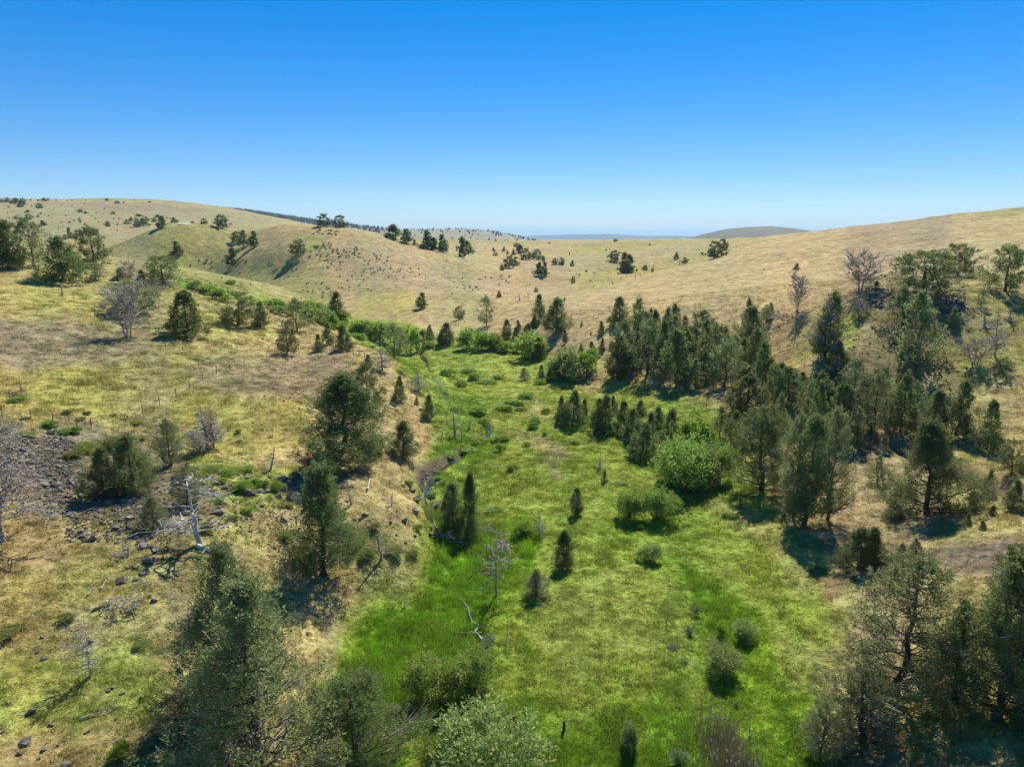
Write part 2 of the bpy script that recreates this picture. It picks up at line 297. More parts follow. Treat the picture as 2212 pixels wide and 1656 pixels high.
# ------------------------------------------------------------------ ground cover colours: meadow, marsh, dry grass, bare soil, laid out as areas on the ground
TAN = (.372, .288, .122); OLIVE = (.295, .258, .070); GOLD = (.365, .308, .080); GREEN = (.212, .275, .039); VIVID = (.158, .285, .017); PINK = (.335, .255, .132)
BROWN = (.25, .195, .115); DIRT = (.19, .14, .105); RUBBLE = (.20, .165, .11); MOSS = (.225, .225, .066); RUST = (.29, .175, .095); DARK = (.13, .095, .065); PALE = (.325, .275, .122); FRESH = (.258, .305, .050)
def walk(pts):
    out = []
    for u, v in pts:
        q = cast_base(u * K, v * K, base_height)
        if q is not None: out.append(q)
    return np.array(out)
AREAS = [  # colour, strength, edge softness (share of the distance), outline
    (TAN, 1, .05, [(1000,712),(1110,655),(1250,628),(1420,588),(1490,567),(1600,534),(1745,503),(1900,492),(2050,478),(2300,448),(2300,640),(1900,615),(1690,690),(1560,850),(1430,850),(1300,760),(1200,740)]),
    (PALE, .8, .05, [(700,490),(1000,560),(1500,560),(1520,519),(1100,519),(900,525)]),
    (GREEN, .8, .03, [(960,519.5),(1150,519.5),(1130,527),(980,526)]),
    (GOLD, .8, .03, [(1080,546),(1250,528),(1340,531),(1150,556)]),
    ((.285, .25, .115), .9, .05, [(-200,520),(150,520),(400,487),(620,480),(500,450),(300,436),(-200,436)]),
    (OLIVE, .7, .05, [(150,530),(260,520),(480,495),(480,540),(420,600),(280,590),(200,560)]),
    (PINK, .75, .03, [(760,508),(900,535),(1060,590),(1160,625),(1000,640),(900,610),(780,600),(640,560),(700,530)]),
    (MOSS, .75, .03, [(430,560),(560,570),(680,610),(760,660),(600,650),(430,612)]),
    (GOLD, .7, .02, [(790,640),(900,610),(1000,650),(930,670),(800,668)]),
    (GREEN, .5, .015, [(600,525),(690,530),(700,560),(620,565)]),
    (GOLD, .8, .03, [(0,600),(250,660),(230,690),(0,665)]), (GOLD, .6, .03, [(360,640),(600,700),(560,735),(380,730)]),
    (BROWN, .9, .03, [(-100,680),(230,715),(290,765),(120,795),(-100,780)]), (PINK, .6, .02, [(270,640),(400,660),(380,700),(250,680)]),
    (GOLD, .85, .03, [(-100,800),(250,790),(420,830),(640,870),(660,970),(460,960),(330,925),(-100,880)]),
    (BROWN, .8, .03, [(450,800),(560,765),(720,742),(810,790),(790,870),(700,880),(590,855),(480,830)]), (TAN, .6, .03, [(380,760),(520,730),(620,740),(480,780)]),
    (TAN, .6, .03, [(800,870),(900,870),(960,960),(900,1000),(840,960)]), (PINK, .85, .02, [(620,985),(830,1005),(780,1040),(690,1050),(600,1030)]),
    (RUBBLE, .8, .03, [(-100,930),(120,915),(260,950),(330,1000),(500,1010),(500,1120),(430,1190),(280,1190),(140,1110),(-100,1060)]),
    (FRESH, .6, .02, [(460,985),(620,1010),(650,1080),(520,1090)]), (MOSS, .55, .03, [(640,1120),(900,1150),(880,1230),(740,1290),(600,1200)]),
    (RUST, .5, .03, [(-50,1150),(70,1110),(120,1180),(60,1230),(-50,1240)]), (RUST, .5, .02, [(690,1240),(750,1235),(740,1300),(680,1300)]),
    (GOLD, .6, .03, [(0,1230),(250,1220),(400,1290),(300,1350),(0,1340)]), (FRESH, .65, .03, [(-50,1390),(200,1400),(330,1500),(230,1580),(-50,1560)]),
    (TAN, .75, .03, [(-50,1590),(260,1610),(330,1700),(-50,1700)]),
    (GREEN, 1, .02, [(690,1720),(672,1460),(735,1318),(900,1215),(935,1100),(915,1030),(1000,962),(962,872),(880,800),(800,742),(690,690),(560,652),(425,628),(430,612),(590,640),(760,672),(900,690),(1010,715),(1180,740),(1290,800),(1420,860),(1560,882),(1590,960),(1650,1080),(1830,1260),(1790,1480),(1800,1720)]),
    (FRESH, .7, .02, [(920,765),(1100,752),(1290,815),(1400,852),(1180,872),(960,835)]), (FRESH, .6, .02, [(760,700),(950,700),(1100,740),(900,760)]),
    (PALE, .5, .02, [(880,690),(1000,690),(1060,720),(940,725)]),
    (VIVID, .95, .04, [(690,1440),(760,1335),(900,1265),(1010,1180),(1120,1150),(1145,1180),(1110,1280),(1060,1360),(1060,1430),(900,1480),(870,1560),(890,1720),(690,1720)]),
    (VIVID, .8, .03, [(1395,1205),(1500,1232),(1600,1285),(1640,1340),(1645,1400),(1720,1480),(1780,1720),(1600,1720),(1545,1540),(1500,1430),(1470,1330),(1430,1260)]),
    (VIVID, .7, .05, [(1040,1500),(1300,1520),(1500,1530),(1600,1720),(880,1720)]), (VIVID, .6, .02, [(1020,1120),(1130,1110),(1150,1170),(1000,1200)]),
    (VIVID, .5, .015, [(920,1045),(960,1000),(1050,935),(1095,945),(1000,1000),(950,1040)]), (VIVID, .4, .02, [(1320,1110),(1440,1120),(1460,1180),(1360,1190)]),
    (PALE, .12, .03, [(1130,1250),(1350,1220),(1430,1330),(1430,1420),(1250,1450),(1130,1380)]),
    (PINK, .6, .02, [(1090,930),(1200,940),(1300,965),(1230,985),(1120,965)]), (TAN, .55, .02, [(1100,860),(1180,870),(1200,900),(1110,905)]), (PINK, .35, .02, [(1400,830),(1540,870),(1560,900),(1420,870)]),
    (PALE, .38, .02, [(1480,1060),(1620,1085),(1830,1260),(1800,1310),(1720,1270),(1640,1170),(1520,1110)]), (RUST, .35, .015, [(1740,1225),(1830,1250),(1810,1300),(1750,1280)]), (PALE, .28, .02, [(1660,1330),(1800,1400),(1790,1520),(1700,1450)]),
    (PALE, .7, .015, [(648,1330),(700,1305),(685,1400),(672,1490),(650,1490)]),
    (OLIVE, .8, .03, [(1690,700),(1900,622),(2010,605),(2300,650),(2300,790),(2050,830),(1800,800)]), (FRESH, .6, .015, [(1715,765),(1760,700),(1830,640),(1885,635),(1860,680),(1790,760)]),
    (BROWN, .55, .02, [(1920,640),(2080,620),(2110,690),(2010,740)]), (TAN, .7, .03, [(2060,830),(2300,800),(2300,1000),(2080,930)]), (PALE, .6, .03, [(1820,1000),(1960,1000),(2100,1080),(2060,1180),(1900,1160)]),
    (DIRT, .85, .02, [(1990,1190),(2110,1150),(2230,1260),(2230,1330),(2080,1270)]), (BROWN, .6, .02, [(2080,1030),(2300,1090),(2300,1150),(2110,1080)]), (OLIVE, .6, .03, [(1850,1420),(2000,1380),(2230,1480),(2230,1560),(1950,1560)]), (TAN, .8, .03, [(1990,1640),(2212,1540),(2300,1720),(2000,1720)]),
]
AREAS = [(np.array(c), s, e, walk(p)) for c, s, e, p in AREAS]
def inside(x, y, P):
    """signed distance to a polygon, positive inside"""
    d = np.full(x.shape, 1e9); ins = np.zeros(x.shape, bool)
    for (ax, ay), (bx, by) in zip(P, np.roll(P, -1, 0)):
        ux, uy = bx - ax, by - ay; t = np.clip(((x - ax) * ux + (y - ay) * uy) / (ux * ux + uy * uy + 1e-9), 0, 1)
        d = np.minimum(d, np.hypot(x - ax - t * ux, y - ay - t * uy))
        if by != ay: ins ^= ((ay > y) != (by > y)) & (x < (bx - ax) * (y - ay) / (by - ay) + ax)
    return np.where(ins, d, -d)
TRACKS = [(PALE, .45, walk([(280,892),(360,850),(450,808),(560,772),(640,758)])), (PALE, .35, walk([(300,885),(470,818),(640,765)])), (DIRT, .3, walk([(1180,555),(1215,540),(1250,522)])),
          (DIRT, .5, walk([(2000,520),(2050,478)])), (PALE, .6, walk([(1930,1130),(1860,1160),(1800,1200)])), (PALE, .6, walk([(560,600),(700,603),(860,612)])), (PALE, .5, walk([(1330,612),(1420,600)])), (DIRT, .5, walk([(1165,985),(1190,1005),(1205,1035)])),
          (PALE, .5, walk([(1560,530),(1680,528),(1800,530)]))]
def soil(x, y):
    r = np.hypot(x, y); k = np.clip(r / 60, .5, 12)
    wx = x + fbm(x / (6 * k), y / (6 * k), 21, 4) * 9 * k; wy = y + fbm(x / (6 * k), y / (6 * k), 31, 4) * 9 * k
    n = sstep(fbm(x / (9 * k), y / (9 * k), 41, 4), -.22, .22)[:, None]
    c = lerp(np.array(OLIVE), np.array(TAN), n)
    for cc, s, e, P in AREAS:
        if len(P) < 3: continue
        lo = P.min(0); hi = P.max(0); pad = .12 * np.hypot(*P.mean(0)) + 4
        m = np.where((x > lo[0] - pad) & (x < hi[0] + pad) & (y > lo[1] - pad) & (y < hi[1] + pad))[0]
        if not len(m): continue
        w = max(e * np.hypot(*P.mean(0)), .4)
        t = sstep(inside(wx[m], wy[m], P), -w, w)[:, None] * s
        c[m] = lerp(c[m], cc, t)
    # dry and bare patches where it is not green
    dry = np.clip((1.0 - c[:, 1] / c[:, 0]) / .15, 0, 1); pt_ = sstep(fbm(x / (7 * k), y / (7 * k), 91, 4), .02, .16) * dry * .55
    c = lerp(c, np.array((.265, .20, .115)), pt_[:, None])
    # smaller tufts and thin spots
    q = fbm(x / 2.2, y / 2.2, 51, 3)[:, None]; c = c * (1 + .55 * q)
    q = fbm(x / (4 * k), y / (4 * k), 61, 4)[:, None]
    c = lerp(c, c * np.array((1.10, 1.0, .97)), np.clip(q * 3, 0, 1)); c = lerp(c, c * np.array((.88, 1.0, .85)), np.clip(-q * 3, 0, 1))
    m = np.where(r < 400)[0]
    for cc, s, L in TRACKS:
        if len(L) < 2: continue
        d, _ = line_dist(x[m], y[m], L); w = .5 + np.hypot(*L.mean(0)) * .003
        c[m] = lerp(c[m], np.array(cc) * 1.15, (s * np.exp(-(d / w) ** 2))[:, None])
    m = np.where(r < 260)[0]
    d, sd = line_dist(x[m], y[m], CREEK[::4]); dirt = np.where(d < .5, .45, 0) * sstep(fbm(x[m] / 4, y[m] / 4, 71, 2), -.25, .1)
    c[m] = lerp(c[m], np.array(DARK), dirt[:, None])
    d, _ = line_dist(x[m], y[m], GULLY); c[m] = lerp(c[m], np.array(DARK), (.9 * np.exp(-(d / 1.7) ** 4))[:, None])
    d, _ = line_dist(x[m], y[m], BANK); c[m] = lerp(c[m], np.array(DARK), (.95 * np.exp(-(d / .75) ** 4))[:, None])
    return np.clip(c, .01, .7)
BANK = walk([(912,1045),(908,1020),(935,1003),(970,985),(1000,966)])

# ground sheet: fine near the meadow, coarser towards the horizon
def ground_sheet():
    nt = 520
    th = np.linspace(-1.0, 1.0, nt)
    rr = np.concatenate([np.exp(np.linspace(math.log(9), math.log(24), 20))[:-1], np.exp(np.linspace(math.log(24), math.log(620), 520))[:-1], np.exp(np.linspace(math.log(620), math.log(2600), 120))[:-1], np.exp(np.linspace(math.log(2600), math.log(26000), 30))])
    T, R = np.meshgrid(th, rr); x = (R * np.sin(T)).ravel(); y = (R * np.cos(T)).ravel(); z = ground(x, y)
    global SHEETGRID; SHEETGRID = (th, rr, z.reshape(len(rr), nt))
    nr = len(rr); i = np.arange(nr - 1)[:, None] * nt + np.arange(nt - 1)[None]
    f = np.stack([i, i + 1, i + nt + 1, i + nt], -1).reshape(-1, 4)[:, ::-1]
    me = new_mesh('ground', np.stack([x, y, z], 1), f, True)
    a = me.attributes.new('soil', 'FLOAT_COLOR', 'POINT'); c = np.ones((len(x), 4), np.float32); c[:, :3] = soil(x, y); a.data.foreach_set('color', c.ravel())
    o = obj('ground', me, M['ground']); tag(o, 'dry rolling rangeland falling to a green creek meadow', kind='structure')
    return o
ground_sheet()

def quick(x, y):
    """height of the ground sheet itself (between its grid points)"""
    x = np.asarray(x, float); y = np.asarray(y, float); th, rr, Z = SHEETGRID; r = np.hypot(x, y); t = np.arctan2(x, y)
    i = np.clip(np.searchsorted(rr, r) - 1, 0, len(rr) - 2); f = np.clip((r - rr[i]) / (rr[i + 1] - rr[i]), 0, 1)
    a = np.clip((t - th[0]) / (th[1] - th[0]), 0, len(th) - 1.001); j = a.astype(int); g = a - j
    return (Z[i, j] * (1 - g) + Z[i, j + 1] * g) * (1 - f) + (Z[i + 1, j] * (1 - g) + Z[i + 1, j + 1] * g) * f
def cast(u, v, y0=16.0):
    """ground point under a plan point (1024 px plan)"""
    q = cast_base(u, v, quick, y0)
    if q is None: return None
    x, y = q; return np.array([x, y, float(quick(x, y))])
def gz(x, y): return float(quick(x, y))

# creek water
def creek():
    P = CREEK; d = np.gradient(P, axis=0); d /= np.linalg.norm(d, axis=1)[:, None]; nrm = np.stack([-d[:, 1], d[:, 0]], 1)
    tt = np.linspace(0, len(CREEK_UV) - 1, len(P)); w = (-.17 + .5 * np.exp(-((tt - 3) / .7) ** 2) + .6 * np.exp(-((tt - 7.1) / .5) ** 2) + .85 * np.exp(-((tt - 11.2) / .9) ** 2) + .45 * np.exp(-((tt - 15) / .5) ** 2) + .06 * np.sin(tt * 9))[:, None]
    zc = base_height(P[:, 0], P[:, 1]); zc = np.convolve(np.pad(zc, 12, 'edge'), np.ones(25) / 25, 'valid') - .66
    a = np.c_[P + nrm * (w + .25), zc]; b = np.c_[P - nrm * (w + .25), zc]; v = np.concatenate([a, b]); n = len(P); i = np.arange(n - 1)
    me = new_mesh('creek_water', v, np.stack([i, i + 1, i + n + 1, i + n], 1), True)
    m, nt, out = mat('creek_water'); L = nt.links.new
    p = N(nt, 'BsdfPrincipled', Roughness=.06); p.inputs['Base Color'].default_value = (.03, .04, .04, 1)
    g = N(nt, 'NewGeometry'); no = N(nt, 'TexNoise', Scale=4.0, Detail=2.0); L(g.outputs['Position'], no.inputs['Vector']); bu = N(nt, 'Bump', Strength=.15, Distance=.05); L(no.outputs[0], bu.inputs['Height']); L(bu.outputs[0], p.inputs['Normal'])
    L(p.outputs[0], out.inputs['Surface'])
    o = obj('creek', me, m); tag(o, 'narrow blue creek winding through the meadow', kind='structure')
creek()

# ------------------------------------------------------------------ far hills, butte, mountains
def far_mat(name, stops, scale):
    m, nt, out = mat(name); L = nt.links.new
    g = N(nt, 'NewGeometry'); n = N(nt, 'TexNoise', Scale=scale, Detail=7.0, Roughness=.65); L(g.outputs['Position'], n.inputs['Vector'])
    r = ramp(nt, stops); L(n.outputs[0], r.inputs[0]); p = N(nt, 'BsdfPrincipled', Roughness=.95); L(r.outputs[0], p.inputs['Base Color']); L(p.outputs[0], out.inputs['Surface']); return m
def wooded_mat():
    """dark forest floor to the west, open grass to the east"""
    m = far_mat('wooded_hill', [(.35, (.17, .15, .07)), (.65, (.27, .235, .11))], .004); nt = m.node_tree; L = nt.links.new
    g = N(nt, 'NewGeometry'); sx = N(nt, 'SeparateXYZ'); L(g.outputs['Position'], sx.inputs[0]); n = N(nt, 'TexNoise', Scale=.006, Detail=3.0); L(g.outputs['Position'], n.inputs['Vector'])
    q = N(nt, 'Math', operation='MULTIPLY_ADD'); L(n.outputs[0], q.inputs[0]); q.inputs[1].default_value = 700; L(sx.outputs[0], q.inputs[2])
    r = N(nt, 'MapRange'); r.inputs[1].default_value = -560; r.inputs[2].default_value = -60; L(q.outputs[0], r.inputs[0])
    mx = N(nt, 'Mix', data_type='RGBA'); p = [k for k in nt.nodes if k.type == 'BSDF_PRINCIPLED'][0]; src = p.inputs['Base Color'].links[0].from_socket
    L(r.outputs[0], mx.inputs['Factor']); mx.inputs['A'].default_value = (.035, .048, .026, 1); L(src, mx.inputs['B']); L(mx.outputs['Result'], p.inputs['Base Color']); return m
def ridge(name, line, y0, depth, base, m, rough=.06, seed=0, n=260, rows=26):
    """a long hill whose crest follows the given line (plan px), y0 m away, sloping off on both sides"""
    line = np.array(line, float) * K; u = np.linspace(line[0, 0], line[-1, 0], n); v = np.interp(u, line[:, 0], line[:, 1])
    a, b = ray(u, v); xc = a * y0; zc = EYE + b * y0
    t = np.linspace(-1, 1, rows); X = np.repeat(xc[None], rows, 0); Yv = np.repeat((y0 + t * depth)[:, None], n, 1)
    prof = (1 - np.abs(t) ** 1.6)[:, None]; hgt = np.maximum(zc - base, 0)
    Zv = base + hgt[None] * prof + hgt[None] * rough * 4 * fbm(X / depth * 2.2, Yv / depth * 2.2, seed, 5) * np.minimum(1, (1 - np.abs(t))[:, None] * 3)
    Zv[0] = base - 20; Zv[-1] = base - 20
    i = np.arange(rows - 1)[:, None] * n + np.arange(n - 1)[None]; f = np.stack([i, i + 1, i + n + 1, i + n], -1).reshape(-1, 4)[:, ::-1]
    o = obj(name, new_mesh(name, np.stack([X, Yv, Zv], -1).reshape(-1, 3), f, True), m); tag(o, kind='structure')
    return X, Yv, Zv
RX, RY, RZ = ridge('forested_hills', [(330,446),(400,441),(500,451),(600,465),(700,480),(800,490),(870,496),(950,494),(1030,496),(1100,507),(1150,519),(1180,526)], 2900, 900, -5,
      wooded_mat(), .05, 3)
ridge('butte', [(1470,524),(1510,516),(1540,503),(1580,494),(1620,490.5),(1660,489.5),(1700,493),(1745,501),(1800,512),(1850,524)], 1900, 420, 5,
      far_mat('butte_scrub', [(.38, (.080, .085, .055)), (.62, (.15, .14, .085))], .012), .02, 8)
ridge('mountains', [(1040,521),(1100,515),(1150,509),(1230,506),(1300,505),(1350,507.5),(1400,509.5),(1450,509),(1500,511),(1560,513.5),(1700,516)], 14000, 2400, -40,
      far_mat('mountain_forest', [(.4, (.04, .055, .04)), (.6, (.07, .085, .05))], .0012), .12, 5)

# air
def haze():
    bm = bmesh.new(); bmesh.ops.create_cube(bm, size=1)
    me = bpy.data.meshes.new('haze'); bm.to_mesh(me); bm.free()
    m, nt, out = mat('haze_air'); pv = nt.nodes.new('ShaderNodeVolumePrincipled')
    pv.inputs['Color'].default_value = (.48, .76, 1.0, 1); pv.inputs['Density'].default_value = 5.5e-5; pv.inputs['Anisotropy'].default_value = .2
    nt.links.new(pv.outputs[0], out.inputs['Volume'])
    o = obj('haze', me, m); o.scale = (64000, 64000, 330); o.location = (0, 0, 60); tag(o, 'thin blue summer haze over the far hills', kind='stuff')
haze()

# ------------------------------------------------------------------ plant builders (numpy): tubes for wood, small blades for leaves
class Geo:
    def __init__(s): s.v = []; s.f3 = []; s.f4 = []; s.n = 0
    def add(s, v, f):
        v = np.asarray(v, float); f = np.asarray(f) + s.n
        s.v.append(v); (s.f3 if f.shape[1] == 3 else s.f4).append(f); s.n += len(v)
    def mesh(s, name, smooth=False):
        fs = []
        if s.f4: fs.append(np.concatenate(s.f4))
        if s.f3: fs.append(np.concatenate(s.f3))
        return new_mesh(name, np.concatenate(s.v), fs, smooth)

def unit(a): return a / (np.linalg.norm(a, axis=-1, keepdims=True) + 1e-9)
def tube(g, pts, rad, sides=5):
    pts = np.asarray(pts, float); n = len(pts); rad = np.broadcast_to(np.asarray(rad, float), (n,))
    d = unit(np.gradient(pts, axis=0)); ref = np.array([0, 0, 1.]) if abs(d[:, 2]).mean() < .8 else np.array([1., 0, 0])
    a = unit(np.cross(d, ref)); b = np.cross(d, a)
    an = np.arange(sides) / sides * 2 * math.pi
    v = pts[:, None] + rad[:, None, None] * (a[:, None] * np.cos(an)[None, :, None] + b[:, None] * np.sin(an)[None, :, None])
    i = np.arange(n - 1)[:, None] * sides + np.arange(sides)[None]; j = np.arange(n - 1)[:, None] * sides + (np.arange(sides)[None] + 1) % sides
    g.add(v.reshape(-1, 3), np.stack([i, j, j + sides, i + sides], -1).reshape(-1, 4))
def curve(rng, p0, p1, n, sag=0.0, wob=.05):
    """a bent line from p0 to p1; sag > 0 bows down then up (ascending limbs)"""
    t = np.linspace(0, 1, n)[:, None]; L = np.linalg.norm(p1 - p0)
    p = p0 + (p1 - p0) * t; p[:, 2] -= sag * L * (t[:, 0] * (1 - t[:, 0])) * 2
    w = rng.normal(0, wob * L, (n, 3)); w[0] = 0; w[-1] *= .3; return p + w
def blades(g, c, d, L, W, rng):
    """leaf blades: diamonds from c along d"""
    s = unit(np.cross(d, rng.normal(0, 1, d.shape))); L = L[:, None]; W = W[:, None]
    v = np.stack([c, c + d * L * .45 + s * W, c + d * L, c + d * L * .45 - s * W], 1).reshape(-1, 3)
    i = np.arange(len(c))[:, None] * 4; g.add(v, i + np.array([[0, 1, 2, 3]]))
def plumes(g, rng, c, ax, L, R, per, bl, bw):
    """foliage sprays: blades set round an axis, tapering to a tip"""
    n = len(c); k = per; ax = unit(ax)
    f = rng.random((n, k)) ** .8; s = unit(np.cross(ax[:, None], rng.normal(0, 1, (n, k, 3))))
    rr = R[:, None] * (1 - f * .75) * rng.random((n, k)) ** .5
    p = c[:, None] + ax[:, None] * (f * L[:, None])[..., None] + s * rr[..., None]
    d = unit(ax[:, None] * .9 + s * .7 + rng.normal(0, .35, (n, k, 3)))
    z = (rng.uniform(.6, 1.3, n * k)) * bl; blades(g, p.reshape(-1, 3), d.reshape(-1, 3), z, bw * rng.uniform(.6, 1.3, n * k), rng)

def profile(kind, s):
    s = np.clip(s, 0, 1)
    if kind == 'cone': return np.minimum(1, ((s + .10) / .20)) ** .6 * (1 - s) ** 1.0 * 1.15 + .02
    if kind == 'round': return np.sqrt(np.clip(1 - (np.abs(s - .30) / np.where(s > .3, .74, .45)) ** 2, 0, 1)) ** np.where(s > .3, 1.35, 1) * .97 + .03
    if kind == 'tall': return np.minimum(1, ((s + .15) / .35)) ** .7 * (1 - s ** 1.7) ** .75 * .95 + .04
    return np.minimum(1, ((s + .2) / .4)) * (1 - s ** 2) ** .7 + .03

def juniper(seed, h, R, kind, t0, nb, per, bl, dens=1.0, bare=.0, lean=0.0, lod=0, fill=700):
    """returns (wood mesh, foliage mesh, half width): trunk with ascending limbs, sprays on their outer parts"""
    rng = np.random.default_rng(seed); w = Geo(); g = Geo(); tw = Geo()
    top = np.array([lean * h + rng.normal(0, .02) * h, rng.normal(0, .02) * h, h * .97])
    tr = curve(rng, np.array([0, 0, -.4]), top, 9, 0, .012); r0 = .028 * h * (1.15 if kind == 'round' else .9)
    tube(w, tr, r0 * np.linspace(1, .06, 9) ** .9 + np.r_[r0 * .5, np.zeros(8)], 7 if lod == 0 else 5)
    def trunk_at(z): return np.array([np.interp(z, tr[:, 2], tr[:, k]) for k in range(3)])
    lob = [(rng.integers(2, 5), rng.uniform(0, 6.3), rng.uniform(2, 9), rng.uniform(.10, .24)) for _ in range(4)]
    C = []; A = []; Ls = []
    for b in range(nb):
        s = (b + rng.random()) / nb; s = s ** .9; az = b * 2.39996 + rng.normal(0, .5)
        rad = R * profile(kind, s) * (1 + sum(a * math.sin(k * az + p + q * s) for k, p, q, a in lob)) * rng.uniform(.72, 1.08)
        zt = h * (t0 + (1 - t0) * s); rise = rng.uniform(.15, .75) if kind != 'cone' else rng.uniform(.2, .6)
        zs = max(zt - rad * rise, h * t0 * .55 + .1); P0 = trunk_at(min(zs, h * .93)); P1 = np.array([math.cos(az) * rad, math.sin(az) * rad, 0]) + trunk_at(zt); P1[2] = zt
        L = np.linalg.norm(P1 - P0); c = curve(rng, P0, P1, 6, .10, .03)
        tube(w, c, (.008 * h * (1 - .65 * s) + .006) * np.linspace(1, .25, 6), 4 if lod == 0 else 3)
        if rng.random() < bare * (1.6 - 1.4 * s):        # dead limb: twigs only
            for q in range(9 if lod == 0 else 3):
                f = rng.uniform(.3, 1); p = c[min(int(f * 5), 5)]; e = p + unit(c[-1] - c[0]) * L * .3 + rng.normal(0, .18 * L, 3)
                tube(tw, curve(rng, p, e, 3, 0, .05), np.array([.03, .022, .012]) * h / 9, 3)
            tube(tw, c + [0, 0, .01], (.007 * h * (1 - .65 * s) + .006) * np.linspace(.9, .3, 6), 3)
            continue
        m = max(2, int(dens * (2 + L * (2.6 if lod == 0 else 1.3))))
        f = rng.uniform(.25, 1.0, m) ** .8; q = np.stack([np.interp(f, np.linspace(0, 1, 6), c[:, k]) for k in range(3)], 1)
        off = rng.normal(0, .17 * (.35 + .65 * f)[:, None] * L * .55 + .05, (m, 3)); off[:, 2] = np.abs(off[:, 2]) * .7 - .03 * L
        q2 = q + off
        if lod == 0:
            for a_, b_ in zip(q, q2):
                if rng.random() < .5: tube(w, np.stack([a_, (a_ + b_) / 2 + rng.normal(0, .03, 3), b_]), np.array([.022, .016, .01]) * h / 9, 3)
        C.append(q2); A.append(unit(c[-1] - c[0])[None] * .55 + np.array([0, 0, .75]) + rng.normal(0, .32, (m, 3))); Ls.append(np.full(m, 1.) * rng.uniform(.75, 1.25, m))
    # inner and outer sprays between the limbs
    kc = 5 if lod == 0 else 3; nf = int(fill * (1 - bare)) // kc; s_ = rng.random(nf) ** 1.35; az = rng.uniform(0, 6.283, nf); lb = sum(a * np.sin(k * az + p + q * s_) for k, p, q, a in lob)
    hol = fbm(np.cos(az) * 1.6 + seed, s_ * 5 + np.sin(az) * 1.6, seed, 2) > (-.09 if lod == 0 else -.12)
    rd = R * profile(kind, s_) * (1 + lb) * np.sqrt(rng.uniform(.10, 1.0, nf)); zc_ = h * (t0 * .75 + (1 - t0 * .75) * s_)
    tx = np.interp(zc_, tr[:, 2], tr[:, 0]); ty = np.interp(zc_, tr[:, 2], tr[:, 1]); o3 = np.stack([np.cos(az), np.sin(az), np.full(nf, 0.)], 1)
    q = np.repeat((np.stack([tx, ty, zc_], 1) + o3 * rd[:, None])[hol], kc, 0); C.append(q + rng.normal(0, .033 * h, q.shape) * np.array([1, 1, .75])); A.append(np.repeat((o3 * .55 + np.array([0, 0, .8]))[hol], kc, 0) + rng.normal(0, .3, q.shape)); Ls.append(rng.uniform(.7, 1.25, len(q)))
    # leader
    m = 4; C.append(trunk_at(h * .9)[None] + rng.normal(0, .05 * h, (m, 3)) * np.array([.4, .4, .5])); A.append(np.array([0, 0, 1.]) + rng.normal(0, .2, (m, 3))); Ls.append(np.full(m, 1.1))
    C = np.concatenate(C); A = np.concatenate(A); Ls = np.concatenate(Ls)
    sc_ = h / 9.0; Ls = Ls * (1.12 - .5 * np.clip(C[:, 2] / h, 0, 1) ** 2)
    plumes(g, rng, C, A, Ls * .85 * sc_ * (1.0 if lod == 0 else 1.25), Ls * .30 * sc_ * (1.0 if lod == 0 else 1.35), per, bl, bl * (.17, .22, .30)[lod])
    wm = w.mesh('trunk', True); gm = g.mesh('crown')
    V = np.concatenate(g.v); return wm, gm, np.percentile(np.abs(V[:, 0]), 97), np.percentile(V[:, 2], 99.8), (tw.mesh('twigs') if tw.v else None)

def snag(seed, h, R, n1, n2, n3, kind='bushy', lean=0.0, up=.45, thick=1.0, t0=.12, stems=1):
    """bare dead tree: trunk and branches as two meshes"""
    rng = np.random.default_rng(seed); w = Geo(); g = Geo()
    for st in range(stems):
        sp = 0 if stems == 1 else (st - (stems - 1) / 2) * .22
        top = np.array([(lean + sp) * h, rng.normal(0, .03) * h, h * (1 if st == 0 else rng.uniform(.8, .97))]); base = np.array([sp * .12 * h, 0, -.35])
        tr = curve(rng, base, top, 10, 0, .005); r0 = .018 * h * thick / math.sqrt(stems)
        tube(w, tr, r0 * np.linspace(1, .08, 10) + np.r_[r0 * .4, np.zeros(9)], 6)
        for b in range(n1 // stems):
            s = rng.random(); s = t0 + (1 - t0) * s; az = rng.uniform(0, 6.283)
            ss = (s - t0) / (1 - t0); rad = R * (profile('round', ss * .92) if kind == 'bushy' else profile('cone', ss) if kind == 'cone' else .6 + .4 * (1 - ss)) * rng.uniform(.45, 1.05)
            p0 = np.array([np.interp(s * h, tr[:, 2], tr[:, k]) for k in range(3)])
            d = np.array([math.cos(az), math.sin(az), up * rng.uniform(.1, 1.7) - (.25 if kind == 'droop' else 0)]); p1 = p0 + unit(d) * rad
            c = curve(rng, p0, p1, 6, .12 if kind != 'droop' else -.2, .04); tube(g, c, (.0075 * h * thick * (1 - .6 * ss) + .004) * np.linspace(1, .25, 6), 4)
            for k in range(n2):
                f = rng.uniform(.25, 1); i = min(int(f * 5), 4); q0 = lerp(c[i], c[i + 1], f * 5 - i if f < 1 else 1)
                q1 = q0 + (unit(c[-1] - c[0]) * rng.uniform(.15, .4) + rng.normal(0, .2, 3) + np.array([0, 0, .1 * up])) * rad * rng.uniform(.6, 1.1)
                e = curve(rng, q0, q1, 4, .05, .06); tube(g, e, (.0046 * h * thick + .003) * np.linspace(1, .35, 4), 3)
                for t in range(n3):
                    a = e[rng.integers(1, 4)]; b2 = a + (unit(q1 - q0) * .5 + rng.normal(0, .5, 3)) * rad * .14
                    tube(g, np.stack([a, (a + b2) / 2 + rng.normal(0, .02, 3), b2]), np.array([.003, .0022, .0015]) * h * thick + .003, 3)
    V = np.concatenate(g.v) if g.v else np.concatenate(w.v)
    return w.mesh('trunk', True), (g.mesh('branches') if g.v else None), np.percentile(np.abs(V[:, 0] - V[:, 0].mean()), 97), h

